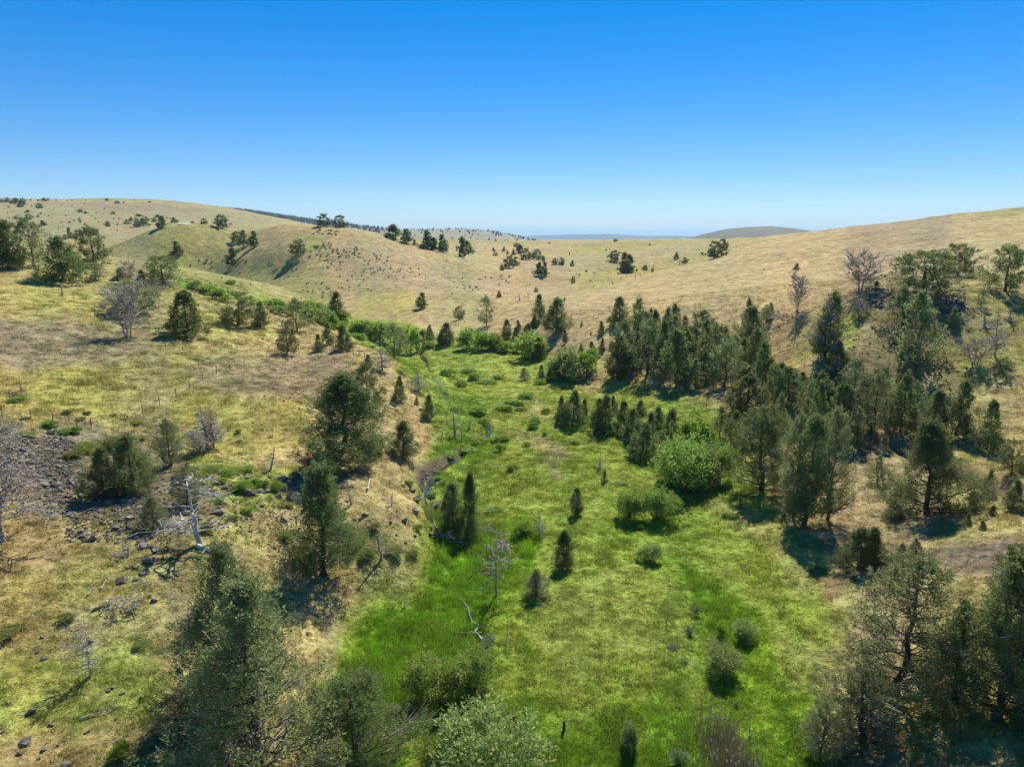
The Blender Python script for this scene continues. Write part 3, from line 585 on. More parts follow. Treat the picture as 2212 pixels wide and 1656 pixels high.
def bush(seed, R, h, clumps, per, bl, stems=14, flat=.0, airy=0.0, wide=.22):
    """multi-stemmed shrub: stems fanning out of the ground, leafy lobed dome"""
    rng = np.random.default_rng(seed); w = Geo(); g = Geo()
    nl = rng.integers(5, 9); lobes = [(rng.uniform(0, 6.283), rng.uniform(.35, .68), rng.uniform(.28, .46), rng.uniform(.5, 1.0)) for _ in range(nl)] + [(0, .08, .5, 1.0)]
    pts = []; dirs = []
    for k in range(clumps):
        az, ro, rl, hl = lobes[rng.integers(len(lobes))]
        c = np.array([math.cos(az) * ro * R, math.sin(az) * ro * R, h * hl * .5]); u = unit(rng.normal(0, 1, 3)); u[2] = u[2] if rng.random() < .3 else abs(u[2])
        rr = rng.uniform(.55, 1.03) if rng.random() > airy else rng.random()
        p = c + u * np.array([rl * R, rl * R, h * hl * .52]) * rr; p[2] = max(p[2], .04 * h); pts.append(p); dirs.append(u * .7 + np.array([0, 0, .6]))
    pts = np.array(pts); dirs = np.array(dirs) + rng.normal(0, .25, (clumps, 3))
    plumes(g, rng, pts, dirs, np.full(clumps, .28 * h) * rng.uniform(.6, 1.2, clumps), np.full(clumps, .11 * h + .05 * R), per, bl, bl * wide)
    for k in range(stems):
        p = pts[rng.integers(clumps)]; b = np.array([p[0] * .15, p[1] * .15, -.15]) + np.r_[rng.normal(0, .05 * R, 2), 0]
        tube(w, curve(rng, b, p, 5, .06, .03), (.012 * h + .008) * np.linspace(1, .3, 5), 4)
    V = np.concatenate(g.v); return w.mesh('stems'), g.mesh('foliage'), np.percentile(np.hypot(V[:, 0], V[:, 1]), 88), np.percentile(V[:, 2], 99)

def rock_mesh(seed):
    rng = np.random.default_rng(seed); bm = bmesh.new()
    for k in range(17):
        u = unit(rng.normal(0, 1, 3)); u = np.sign(u) * np.abs(u) ** .6; q = u * rng.uniform(.62, 1.12)
        bm.verts.new((q[0] * .55, q[1] * .45, q[2] * .36))
    r = bmesh.ops.convex_hull(bm, input=bm.verts); bmesh.ops.delete(bm, geom=[e for e in r['geom_interior'] if isinstance(e, bmesh.types.BMVert)], context='VERTS')
    bmesh.ops.recalc_face_normals(bm, faces=bm.faces)
    me = bpy.data.meshes.new('rock'); bm.to_mesh(me); bm.free(); me.materials.append(M['rock']); return me

# ------------------------------------------------------------------ kinds: a few builds per kind and distance, shared by the copies
VAR = {}
def lib(key, build, n, leaf=None, wood='bark'):
    L = []
    for k in range(n):
        q = build(k); a, b, hw, hh = q[:4]; t = q[4] if len(q) > 4 else None
        if t is not None: t.materials.append(M['dead'])
        if a is not None: a.materials.append(M[wood])
        if b is not None: b.materials.append(M[leaf] if leaf else M[wood])
        L.append((a, b, hw, hh, t))
    VAR[key] = L
for kd, R, t0, nb, bare in [('cone', 3.0, .03, 70, .03), ('round', 3.6, .08, 74, .14), ('tall', 2.3, .08, 76, .18), ('open', 3.2, .12, 84, .30)]:
    lf = 'juniper_pale' if kd == 'open' else 'juniper'
    lib((kd, 0), lambda k, kd=kd, R=R, t0=t0, nb=nb, bare=bare: juniper(100 + k * 7 + len(kd), 9, R, kd, t0, nb, 38 if kd != 'open' else 32, .175, .75, bare, .02 * (k - 1), 0, 1450 if kd == 'round' else 1350 if kd != 'open' else 800), 2, lf)
    lib((kd, 1), lambda k, kd=kd, R=R, t0=t0, nb=nb, bare=bare: juniper(300 + k * 7 + len(kd), 9, R, kd, t0, 34, 16, .36, .9, bare, .02 * (k - 1), 1, 520 if kd != 'open' else 300), 4, lf)
    lib((kd, 2), lambda k, kd=kd, R=R, t0=t0, nb=nb: juniper(500 + k * 7 + len(kd), 9, R, kd, t0 * .4, 12, 8, .75, .8, 0, 0, 2, 230), 3, lf)
VAR[('pale', 0)] = None
lib(('feather', 0), lambda k: juniper(700 + k, 9, 3.2, 'cone', .06, 96, 32, .17, .85, .24, 0, 0, 1150), 2, 'juniper_pale')
lib(('feather', 1), lambda k: juniper(720 + k, 9, 3.2, 'cone', .06, 44, 16, .34, 1.0, .12, 0, 1, 340), 2, 'juniper_pale')
del VAR[('pale', 0)]
lib(('bushy_snag', 0), lambda k: snag(800 + k, 8, 3.3, 84, 7, 3, 'bushy', .02, .75), 2, None, 'dead')
lib(('bushy_snag', 1), lambda k: snag(810 + k, 8, 3.3, 84, 7, 1, 'bushy', .02, .95, 1.25, .12, 3 - k), 2, None, 'dead')
lib(('cone_snag', 0), lambda k: snag(820 + k, 7, 1.9, 74, 6, 2, 'cone', .03, .35), 2, None, 'dead')
lib(('thin_snag', 0), lambda k: snag(830 + k, 6, 1.0, 26, 3, 1, 'cone', .05, .25, 1.0), 3, None, 'dead')
lib(('thin_snag', 1), lambda k: snag(840 + k, 6, 1.1, 20, 2, 0, 'cone', .05, .25, 1.5), 3, None, 'dead')
lib(('droop_snag', 0), lambda k: snag(850 + k, 9, 4.2, 95, 7, 3, 'droop', .02, .3, 1.0), 1, None, 'dead')
lib(('bleached_snag', 0), lambda k: snag(883 + k, 7, 2.6, 20, 4, 2, 'droop', -.05, .5, 1.35, .16, 1), 1, None, 'bleached')
lib(('fork_snag', 0), lambda k: snag(860 + k, 6, 2.0, 60, 4, 2, 'bushy', 0, .4, .9, .1, 2), 1, None, 'dead')
lib(('gnarled_snag', 0), lambda k: snag(870 + k, 7, 2.4, 30, 5, 3, 'droop', .03, .35, 1.15, .28), 1, None, 'dead')
for nm, lf in (('willow', 'willow'), ('willow_grey', 'willow_grey'), ('shrub', 'shrub'), ('olive_shrub', 'olive_shrub')):
    lib((nm, 0), lambda k: bush(900 + k + len(nm) * 5, 2.0, 2.4, 360, 26, .16, 26, 0, .25), 2, lf)
    lib((nm, 1), lambda k: bush(930 + k + len(nm) * 5, 2.0, 2.4, 150, 14, .34, 8, 0, .15, .26), 2, lf)
lib(('sage', 0), lambda k: bush(960 + k, .6, .7, 60, 16, .10, 8, 0, .2), 2, 'sage')
lib(('sage', 1), lambda k: bush(970 + k, .8, .7, 22, 8, .36, 3, 0, .1, .3), 3, 'sage')
ROCKS = [rock_mesh(k) for k in range(9)]

PART = {'snag': ('trunk', 'branches'), 'bush': ('stems', 'foliage'), 'tree': ('trunk', 'crown')}
_cnt = {}
def place(kind, name, p, h, w, label, cat, group, seed, lodd=None, rz=None, leafmat=None, tilt=(0, 0)):
    """a copy of one build, scaled to its height and width, standing on the ground at p"""
    dist = math.hypot(p[0], p[1])
    lod = lodd if lodd is not None else (0 if dist < 88 else 1 if dist < 250 else 2)
    while (kind, lod) not in VAR: lod -= 1
    L = VAR[(kind, lod)]; a, b, hw, hh, t = L[seed % len(L)]
    e = empty(name, (p[0], p[1], p[2] - .04), (seed * 2.399) % 6.283 if rz is None else rz)
    e.rotation_euler.x, e.rotation_euler.y = tilt
    rv = random.Random(seed); an = rv.uniform(.88, 1.12); e.scale = (w / (2 * hw) * an, w / (2 * hw) / an, h / hh)
    if tilt == (0, 0): e.rotation_euler.x, e.rotation_euler.y = rv.uniform(-.05, .05), rv.uniform(-.05, .05)
    pn = PART['snag'] if 'snag' in kind else PART['bush'] if kind in ('willow', 'willow_grey', 'shrub', 'olive_shrub', 'sage') else PART['tree']
    if a: obj(pn[0], a, None, e)
    if b: obj(pn[1], b, None, e)
    if t: tag(obj('dead_twigs', t, None, e), kind='stuff')
    tag(e, label, cat, group)
    return e

# ------------------------------------------------------------------ survey of the plants: sheet, foot x, foot y, height, spread (sheet units), kind [, max distance]
SHEET = {}
for c_ in range(4):
    SHEET['A%d' % (c_ + 1)] = (256.0 * c_, 187.5, .11594)
    SHEET['B%d' % (c_ + 1)] = (256.0 * c_, 375.0, .11594)
    SHEET['C%d' % (c_ + 1)] = (256.0 * c_, 567.0, .12064)
def spot(s, x, y):
    ox, oy, k = SHEET[s]; return ox + x * k, oy + y * k, k
LOG = []
def grow(s, x, y, h, w, kind, name, label, cat, group, seed, maxd=None, **kw):
    u, v, k = spot(s, x, y); p = cast(u, v)
    if p is None or (maxd and math.hypot(p[0], p[1]) > maxd):
        for dv in range(1, 40):                     # just over a crest: step down to it
            p = cast(u, v + dv * .5)
            if p is not None and not (maxd and math.hypot(p[0], p[1]) > maxd): break
        else: return None
    dx, dz = ray(u, v - h * k); hh = (EYE + dz * p[1]) - p[2]
    depth = p[1] * CP + (EYE - p[2]) * SP; ww = w * k / FPX * depth
    hh = max(hh, .25); LOG.append((s, x, y, kind, round(math.hypot(p[0], p[1])), round(hh, 1), round(ww, 1)))
    return place(kind, name, p, hh, ww, label, cat, group, seed, **kw)

seed_ = 0
LOOK = {'cone': 'conical', 'round': 'round-headed', 'tall': 'tall ragged', 'open': 'thin open', 'feather': 'pale feathery', 'willow': 'mid-green', 'willow_grey': 'silvery', 'shrub': 'yellow-green', 'olive_shrub': 'olive', 'sage': 'grey-green'}
def trees(name, cat, label, group, rows):
    """rows that only their place tells apart share the label and the group"""
    global seed_
    for r in rows:
        seed_ += 1; r = list(r)
        if group == 'dense juniper grove': q = .85 + .45 * ((seed_ * .618) % 1); r[3] *= 1.1 * q; r[4] *= 1.55 - .3 * q; r[5] = 'feather' if seed_ % 7 in (1, 4) else 'open' if seed_ % 7 == 2 else 'round' if seed_ % 7 == 6 else r[5]
        elif group in ('willow thicket under the hill', 'willow row at the meadow head'): r[3] *= 1.1; r[4] *= 1.3
        elif name == J: r[4] *= 1.12
        elif group in ('bushes on the rocky slope', 'low bushes in the creek meadow'): q = .6 + .7 * ((seed_ * .618) % 1); r[3] *= q * .75; r[4] *= 1.7 - q * .5
        opt = r[6:] ; lb = label
        md = None
        for o in opt:
            if isinstance(o, (int, float)): md = o
            else: lb = o
        grow(r[0], r[1], r[2], r[3], r[4], r[5], name, lb.format(k=LOOK.get(r[5], 'grey')), cat, group, seed_, md)

J = 'juniper_tree'; T_ = 'tree'
# single junipers
trees(J, T_, None, None, [
 ('B2',745,770,780,700,'cone','large spreading dark juniper above reddish bare soil on the creek-side slope'),
 ('B2',980,300,410,300,'round','broad juniper directly behind the largest spreading juniper above the creek'),
 ('B2',1240,225,220,105,'cone','narrow pointed juniper on the slope edge above the blue creek bend'),
 ('B2',1485,375,210,115,'cone','small dark juniper beside a black rock above the creek'),
 ('B2',1385,250,65,40,'cone','tiny juniper seedling between two small junipers above the creek'),
 ('B2',1275,690,300,240,'cone','rounded juniper beside the brown cut bank of the creek'),
 ('B2',590,1710,960,400,'tall','tall ragged juniper with dark lower trunk at the edge of the bright marsh'),
 ('B2',1705,1350,430,180,'tall','leafy juniper with several thin stems beside the marsh'),
 ('B2',1830,1390,560,170,'cone','slender spire juniper with bare lower trunk at the marsh edge'),
 ('B2',1655,1290,300,120,'open','thin juniper hugging the slender spire juniper by the marsh'),
 ('B1',890,1050,430,260,'cone','shorter twin of the dense pair of junipers among the basalt rocks'),
 ('B1',1150,1000,500,360,'cone','taller twin of the dense pair of junipers among the basalt rocks'),
 ('B1',1475,790,420,220,'open','thin open juniper with dark trunk beside grey snags on the gold slope'),
 ('B1',1620,1120,340,200,'open','sparse leaning juniper behind the bleached fallen snag'),
 ('B1',1330,1300,260,230,'feather','low feathery juniper bush among rocks beside the bleached snag'),
 ('C1',1960,1130,1350,740,'feather','tall pale feathery juniper behind the largest foreground juniper'),
 ('C2',60,1760,1640,1120,'feather','very large grey-green juniper with pale bare twigs at the marsh edge'),
 ('C2',835,1760,850,720,'round','dense dome-shaped juniper standing between marsh and willow'),
 ('C4',1065,1090,1200,880,'open','open juniper with stout dark trunk and bare side branches by the meadow'),
 ('C4',1545,1090,820,420,'feather','pale juniper next to the stout open juniper'),
 ('C4',1880,1260,1430,560,'tall','big many-stemmed juniper shading dark ground'),
 ('C4',2150,1180,1250,420,'tall','tall juniper crowding the many-stemmed juniper over shaded ground'),
 ('C4',770,1440,640,620,'open','low straggly juniper with many grey twigs in front of the stout open juniper'),
 ('C4',440,1560,480,300,'open','small scraggy juniper at the meadow edge beside the straggly juniper'),
 ('B4',1380,1190,800,560,'cone','massive dense pyramidal juniper casting a broad shadow on dry soil'),
 ('B3',2150,990,730,430,'round','full-crowned juniper with straight dark trunk beside the grassy bench'),
 ('B4',225,1230,900,280,'open','tall open juniper with bare straight trunk, first of the shaded trio'),
 ('B4',300,1290,960,280,'tall','tall open juniper with bare straight trunk, middle of the shaded trio'),
 ('B4',510,1255,980,320,'open','tall leaning juniper with yellow-green crown, last of the shaded trio'),
 ('B4',895,500,540,300,'open','juniper with low sweeping bare limbs above the dark gully bank'),
 ('B4',1135,500,540,200,'tall','leaning slim juniper above the dark gully bank'),
 ('B4',800,1660,350,300,'cone','bushy young juniper at the edge of the bright meadow'),
 ('B4',905,1640,330,200,'cone','darker bushy young juniper beside its paler twin at the meadow edge'),
 ('B3',550,1200,230,100,'tall','small lone juniper with a waist in the middle of the meadow'),
 ('B3',440,1650,310,190,'cone','small juniper on the dry spur between two bright marshes'),
 ('C3',205,240,230,200,'feather','grey-green low juniper beside the white snag in the marsh'),
 ('B3',800,925,110,45,'cone','knee-high juniper seedling standing alone in open meadow'),
 ('A2',585,333,108,105,'round','first of two round junipers side by side on the hilltop skyline'),
 ('A2',725,342,105,105,'round','second of two round junipers side by side on the hilltop skyline'),
 ('A2',355,578,135,120,'round','lone round juniper on the open hillside with a long shadow below it'),
 ('A2',690,1110,215,140,'cone','tall cone juniper behind the willow thicket at the hill foot'),
 ('A2',350,1240,290,230,'open','open layered juniper in front of the willow thicket'),
 ('A2',270,1440,295,180,'round','egg-shaped juniper with bare trunk on the stony brown slope'),
 ('A2',1430,1040,135,90,'cone','neat solitary juniper on the tan flat below the pink hill'),
 ('A2',1750,1140,120,90,'round','small tufted juniper on a bare stem beside the fence corner'),
 ('A2',1990,1190,260,140,'open','half-dead juniper with grey lower limbs on the tan slope foot'),
 ('A2',1190,1480,310,220,'open','thin greyish juniper beside the bright green tree in the valley'),
 ('A3',235,1145,230,110,'cone','pointed juniper on the tan slope above the willow row'),
 ('A3',380,1240,290,200,'cone','broad juniper with many spires on the tan slope above the willows'),
 ('A3',1745,610,150,140,'round','front juniper of the dark clump high on the tan slope', 360),
 ('A3',1815,552,112,90,'round','rear juniper of the dark clump high on the tan slope', 420),
 ('A3',890,635,95,95,'round','round juniper beside twin cones in the shallow tan draw'),
 ('A3',965,742,185,100,'cone','larger of twin cone junipers in the shallow tan draw'),
 ('A3',1000,725,150,110,'cone','smaller of twin cone junipers in the shallow tan draw'),
 ('A3',895,467,28,38,'round','tiny square-looking juniper alone on the plateau skyline'),
 ('A4',1340,900,360,440,'round','wide dark juniper crowning the rocky knoll'),
 ('A4',1640,770,290,300,'round','domed juniper behind the wide juniper on the knoll'),
 ('A4',2040,900,410,360,'round','juniper with bare silvery lower limbs on the grassy shoulder by the knoll'),
 ('A4',1170,1190,350,300,'feather','pale leaning juniper on the flank of the rocky knoll'),
 ('A4',1285,1540,660,370,'feather','large pale juniper below the rocky knoll'),
 ('A4',1465,1080,220,120,'feather','small pale spire juniper beside the knoll rocks'),
 ('A4',1590,1190,160,120,'cone','compact green juniper beside the knoll rocks'),
 ('A4',505,1480,590,230,'tall','tall dark juniper grown together with a grey snag'),
 ('A4',245,715,62,50,'cone','small dark juniper alone on the open tan slope'),
 ('A4',1835,1020,130,90,'open','stunted half-bare juniper below the grassy shoulder'),
 ('A1',80,700,420,260,'tall','open tall juniper at the outer end of the ridge grove'),
 ('A1',-30,690,470,220,'tall','dark juniper behind the open tall juniper of the ridge grove'),
 ('A1',295,680,420,230,'open','juniper with dead grey lower branches in the ridge grove'),
 ('A1',560,815,395,350,'cone','spreading layered juniper in front of the ridge grove'),
 ('A1',820,680,340,290,'round','large bushy juniper on the ridge edge beyond the ridge grove', 240),
 ('A1',830,795,155,130,'open','small young juniper between the ridge grove and the grey snags'),
 ('A1',1400,345,100,85,'cone','juniper with long shadow near the end of the spur top', 560),
 ('A1',1920,325,95,100,'round','round juniper alone on the spur crest near the white house', 560),
 ('A1',1530,580,120,90,'cone','pointed juniper alone on the yellow flank of the spur'),
 ('A1',2000,665,150,95,'cone','pointed juniper in the swale with a long thin shadow'),
 ('A1',1405,825,245,280,'round','round two-stemmed juniper behind grey snags on the ridge', 240),
 ('A1',1150,1085,290,460,'round','broad juniper hidden behind the big grey snag'),
 ('A1',1610,1270,390,390,'cone','wide dark juniper beside the big grey snag on the slope'),
 ('A1',2060,1190,300,330,'round','two-stemmed open juniper on the slope brow'),
 ('A2',40,1205,225,130,'cone','narrow juniper touching the two-stemmed juniper on the brow'),
])
trees(J, T_, 'young juniper on the brow above the creek fence', 'young junipers on the brow', [
 ('A2',620,1350,190,100,'cone'), ('A2',540,1410,150,85,'cone'), ('A2',760,1400,215,140,'cone'), ('A2',975,1530,95,70,'cone')])
trees(J, T_, 'small juniper half hidden behind the big grey snag', 'junipers behind the snag', [('A1',1040,800,110,100,'cone'), ('A1',1220,820,115,90,'cone')])
trees(J, T_, 'juniper in the trio standing in the swale of the hill', 'swale trio', [('A1',2045,470,95,90,'round'), ('A1',2105,510,145,85,'cone'), ('A1',2190,515,140,90,'cone')])
trees(J, T_, '{k} juniper in the line along the shoulder of the pink hill', 'junipers along the hill shoulder', [
 ('A2',1185,440,122,130,'cone',470), ('A2',1295,465,110,80,'tall',460), ('A2',1480,495,130,120,'cone',455), ('A2',1530,510,80,85,'cone',455), ('A2',1365,475,30,40,'cone',460), ('A2',1610,500,98,95,'cone',455), ('A2',1780,500,80,70,'cone',450), ('A2',1820,580,125,115,'cone')])
trees(J, T_, 'small {k} juniper scattered over the tan draw and plateau', 'junipers of the tan draw', [
 ('A2',2095,945,55,40,'cone'), ('A2',2120,715,50,36,'cone'), ('A2',2180,690,110,80,'round'), ('A2',2065,590,40,36,'round'), ('A2',2050,550,35,25,'cone'), ('A2',2140,550,40,34,'cone'), ('A2',2170,575,30,24,'cone'),
 ('A3',1190,500,18,22,'round'), ('A3',810,546,16,16,'round'), ('A3',1148,713,45,48,'cone'), ('A3',1210,730,36,24,'open'), ('A3',1075,720,24,18,'cone'), ('A3',1418,615,60,40,'cone'), ('A3',1492,655,55,48,'round'),
 ('A3',495,580,28,14,'cone'), ('A3',320,482,14,18,'round'), ('A3',520,675,50,36,'cone'), ('A3',375,665,58,50,'round'), ('A3',425,665,62,55,'round'), ('A3',270,640,50,34,'cone'), ('A3',215,620,90,85,'round'), ('A3',120,622,100,80,'round'),
 ('A3',65,570,80,60,'tall'), ('A3',38,515,40,46,'round'), ('A3',12,585,58,30,'cone'), ('A3',30,670,75,65,'round'), ('A3',230,760,120,80,'cone'), ('A3',275,765,125,80,'cone'), ('A3',528,820,58,40,'round'),
 ('A3',640,725,18,22,'round'), ('A3',583,760,16,18,'round'), ('A3',500,722,12,14,'round'), ('A3',208,905,48,32,'round')])
trees(J, T_, 'small {k} juniper by the creek willows under the tan slope', 'junipers by the willow row', [
 ('A2',1500,1330,150,80,'cone'), ('A2',1640,1350,185,140,'cone'), ('A2',1600,1345,120,70,'cone'), ('A2',2160,1290,155,110,'cone'), ('A3',195,1210,90,80,'cone'), ('A3',460,1335,110,50,'cone'), ('A3',55,1230,90,50,'cone'), ('A3',40,1320,120,90,'cone'), ('A3',130,1290,120,110,'cone'),
 ('A3',210,1480,190,110,'cone'), ('A3',380,1650,170,110,'cone'), ('A3',250,1656,130,75,'cone'), ('A3',325,1660,100,65,'cone'), ('A3',510,1620,200,120,'cone'), ('A3',112,1660,110,100,'feather'), ('A3',455,970,28,18,'cone'), ('A3',600,1195,40,28,'cone'), ('A3',770,1265,115,60,'cone'),
 ('A3',680,1270,30,20,'cone'), ('A3',775,1410,115,65,'cone'), ('A3',695,1470,145,90,'cone'), ('A3',600,1410,60,40,'cone'), ('A3',860,1370,50,40,'cone')])
trees(J, T_, '{k} juniper in the dense grove at the foot of the tan slope', 'dense juniper grove', [
 ('A3',930,1180,235,180,'cone'), ('A3',1075,1470,400,210,'cone'), ('A3',1165,1610,420,250,'tall'), ('A3',1420,1680,480,270,'cone'), ('A3',1390,1205,165,130,'round'), ('A3',1400,1400,280,190,'cone'), ('A3',1640,1380,240,180,'cone'), ('A3',1740,1650,400,240,'round'),
 ('A3',1850,1390,200,150,'cone'), ('A3',1840,1720,330,220,'tall'), ('A3',2060,1430,370,200,'cone'), ('A3',2000,1310,260,160,'tall'), ('A3',1980,1660,300,130,'cone'), ('A3',2190,1160,150,80,'cone'), ('A3',2160,1720,300,140,'tall'), ('A3',1200,1250,190,90,'tall'), ('A3',1255,1235,125,60,'cone'),
 ('A3',915,1640,300,190,'tall'), ('A3',1580,1720,230,150,'cone'), ('A3',1290,1560,300,160,'cone'), ('A3',1010,1560,260,150,'cone'), ('B3',2010,360,380,260,'tall'),
 ('A4',560,1690,280,200,'cone'), ('A4',700,1730,240,160,'cone'), ('A4',930,1750,210,170,'round'), ('A4',1190,1750,210,140,'cone'), ('A4',120,1720,200,150,'cone'), ('A4',20,1700,170,100,'cone'), ('A4',300,1680,80,100,'cone'), ('A4',20,1110,125,70,'cone'),
 ('A3',960,1500,280,150,'cone'), ('A3',1130,1390,300,150,'tall'), ('A3',1330,1450,300,150,'cone'), ('A3',1500,1560,300,160,'tall'), ('A3',1550,1440,240,130,'cone'), ('A3',1660,1560,320,150,'cone'), ('A3',1760,1480,280,140,'tall'), ('A3',1900,1540,300,150,'cone'), ('A3',2080,1610,320,150,'tall'), ('A3',1490,1310,200,110,'cone'), ('A3',1240,1410,260,140,'cone'),
 ('B4',330,430,330,170,'tall'), ('B4',830,330,300,160,'cone'), ('B4',1000,330,320,150,'tall'), ('B4',1260,420,330,170,'cone'), ('B4',420,560,360,180,'cone'), ('B4',760,640,300,150,'tall'),
 ('B4',160,270,330,160,'tall'), ('B4',20,300,300,170,'tall'), ('B4',460,320,310,150,'tall'), ('B4',560,300,290,120,'cone'), ('B4',710,410,440,240,'cone'), ('B4',620,560,460,200,'tall'), ('B4',60,620,340,200,'tall')])
trees(J, T_, '{k} juniper on the dry bank beyond the dark gully', 'junipers by the gully', [
 ('B4',1390,560,440,260,'cone','conical juniper directly behind the massive pyramidal juniper'), ('B4',1620,520,480,220,'cone','tall narrow juniper between two conical ones on the dry gully bank'), ('B4',1890,640,430,230,'cone','pointed juniper on the dry gully bank beside the round-headed one'), ('B4',2100,850,300,230,'round')])
trees(J, T_, 'young {k} juniper on the bare slope beside the massive pyramidal juniper', 'young junipers on bare slope', [
 ('B4',2110,1160,270,150,'cone'), ('B4',1890,1040,230,120,'feather'), ('B4',1765,1100,110,80,'feather'), ('B4',940,930,250,140,'feather'), ('B4',1085,1240,180,140,'feather'), ('B4',1940,1210,90,60,'cone'), ('B4',1855,1330,80,60,'cone'), ('B4',1140,1660,210,150,'feather'), ('B4',1270,1580,180,120,'feather'), ('B4',1720,1290,110,60,'cone')])
trees(J, T_, 'young {k} juniper in the row dividing the meadow', 'row of young junipers in the meadow', [
 ('B3',420,405,230,120,'cone'), ('B3',530,440,310,200,'cone'), ('B3',610,400,200,100,'cone'), ('B3',740,480,280,150,'cone'), ('B3',800,500,330,200,'cone'), ('B3',880,340,165,80,'cone'), ('B3',970,480,270,140,'cone'), ('B3',1040,560,280,180,'cone'), ('B3',1100,340,125,130,'cone'), ('B3',1120,710,300,250,'cone'),
 ('B3',1245,460,190,130,'cone'), ('B3',1265,735,260,140,'open'), ('B3',1370,600,310,150,'tall'), ('B3',1790,560,300,160,'feather'), ('B3',1920,560,260,140,'cone'), ('B3',470,420,180,100,'cone'), ('B3',1180,560,240,130,'cone')])
far = [(60,125,40,40),(135,140,50,70),(205,150,60,50),(175,170,40,50),(340,180,45,60),(380,120,32,40),(415,112,22,22),(265,114,15,15),(330,116,15,20),(485,112,12,14),(580,118,10,12),(620,113,10,14),(742,112,9,10),(922,115,22,32),(1010,138,25,36),(1068,132,12,16),
 (250,275,48,55),(190,310,48,60),(150,272,35,50),(240,215,22,40),(330,258,22,22),(370,330,48,50),(690,213,28,45),(738,228,24,36),(975,230,26,40),(930,335,45,45),(735,325,22,16),(750,338,14,18),(690,300,40,20),(600,305,14,30),(530,300,10,12),(605,440,100,38),(660,385,24,40),(1015,325,18,14),(1010,375,14,10),
 (1130,290,38,36),(1100,315,28,55),(1090,295,20,24),(1190,340,80,55),(1240,332,70,90),(1260,290,40,50),(1195,250,22,70),(1330,297,35,38),(1360,260,28,40),(1395,270,30,40),(1500,305,48,50),(1530,300,20,20),(1660,308,20,30),(1760,315,50,48),(1025,275,14,14),(980,275,16,12),(785,250,10,8),(830,220,12,12),
 (885,230,10,8),(450,265,10,8),(455,230,10,8),(355,230,20,12),(110,210,10,10),(65,220,10,12),(80,265,10,12),(80,175,14,16),(65,170,12,8),(275,165,15,12),(1290,127,8,30),(1470,272,14,14),(1440,265,16,14),(1310,275,12,20),(1775,250,8,10),(1990,320,14,24),(725,140,8,10),(110,340,40,50),(155,390,60,60),(560,450,45,40),(1160,108,8,14),(820,270,10,12),(640,290,12,14),(850,300,10,10),(900,190,10,12),(570,245,10,14),(420,250,14,12),(20,130,30,40)]
trees(J, T_, 'tiny {k} juniper dotted over the far pale rangeland', 'junipers dotted on far rangeland', [('A1', x, y, h, w, ('round', 'cone')[k % 2]) for k, (x, y, h, w) in enumerate(far)])

# dead trees
D = 'dead_tree'
trees(D, 'dead tree', None, None, [
 ('A1',1100,1300,450,400,'bushy_snag','big grey dead tree with a broad fan of bare branches on the slope'),
 ('A1',1115,830,190,140,'bushy_snag','grey dead tree behind the big fan-shaped dead tree'),
 ('A1',1355,925,180,120,'cone_snag','grey drooping dead tree on the brow beside the two-stemmed round juniper'),
 ('A1',535,935,115,60,'thin_snag','small dead sapling below the ridge grove'),
 ('B1',190,140,150,50,'thin_snag','bare dead pole rising from a heap of branches'),
 ('B1',30,1430,1000,620,'droop_snag','huge dead tree with drooping grey branches above rusty needles'),
 ('B1',1795,640,400,230,'cone_snag','taller of the silver dead trees on the gold slope'),
 ('B1',1845,625,350,190,'cone_snag','silver dead tree leaning on the tallest one on the gold slope'),
 ('B1',1705,690,210,190,'bushy_snag','low silver dead tree beside the taller silver ones'),
 ('B1',1115,1540,190,120,'thin_snag','small grey dead sapling among rocks and brush'),
 ('B2',125,820,220,170,'thin_snag','dead sapling with curved white twigs above the rock slope'),
 ('B2',145,530,80,60,'thin_snag','tiny grey stub of a dead sapling in gold grass'),
 ('B2',820,1110,220,120,'thin_snag','grey dead sapling with fallen twigs below the spreading juniper'),
 ('B2',1170,1130,150,100,'thin_snag','short dead sapling beside the large creek boulders'),
 ('B2',1085,1590,340,140,'thin_snag','leaning dead pole on the slope above the marsh'),
 ('C2',1990,240,560,330,'gnarled_snag','white gnarled dead tree standing in the bright marsh'),
 ('B2',1360,815,170,80,'thin_snag','bare sapling at the brink of the cut bank'),
 ('B3',240,1390,210,90,'cone_snag','grey dead sapling by the bright sedge clump'),
 ('C3',1280,460,240,60,'thin_snag','lone thin dead pole in the open meadow'),
 ('C2',1240,330,120,70,'thin_snag','pale leafless sapling inside the bright marsh'),
 ('C1',755,905,520,330,'fork_snag','forked grey dead tree on the green lower slope'),
 ('C1',1620,560,190,200,'bushy_snag','dead tangle beside the big grey-green juniper'),
 ('A4',250,1065,290,200,'bushy_snag','dead tree with a round head of bare twigs on the tan slope edge'),
 ('A4',790,890,310,320,'bushy_snag','largest bare dead tree on the skyline of the knoll'),
 ('A4',780,1110,220,130,'cone_snag','thin dead tree below the largest bare tree of the knoll'),
 ('A4',455,1500,600,280,'cone_snag','tall grey snag grown together with a dark juniper'),
 ('A4',228,770,40,34,'bushy_snag','little grey dead bush below the small juniper on the tan slope'),
 ('A4',1960,1450,420,160,'cone_snag','tall dead tree with dark trunk on the open grassy slope'),
 ('A4',1780,1520,220,300,'bushy_snag','collapsed dead tree spreading low over the grassy slope'),
 ('A4',1865,1200,130,80,'thin_snag','small dead sapling above the collapsed dead tree'),
 ('A4',2090,1150,120,90,'thin_snag','pale dead sapling beyond the dark-trunked dead tree'),
 ('B1',1725,1470,540,520,'bleached_snag','bleached twisted snag beside a fallen trunk'),
 ('A2',1090,1580,230,140,'cone_snag','pale dead tree on the creek bank under the thin greyish juniper'),
 ('A2',1390,1425,210,60,'thin_snag','dead trunk beside the bright green valley tree'),
])
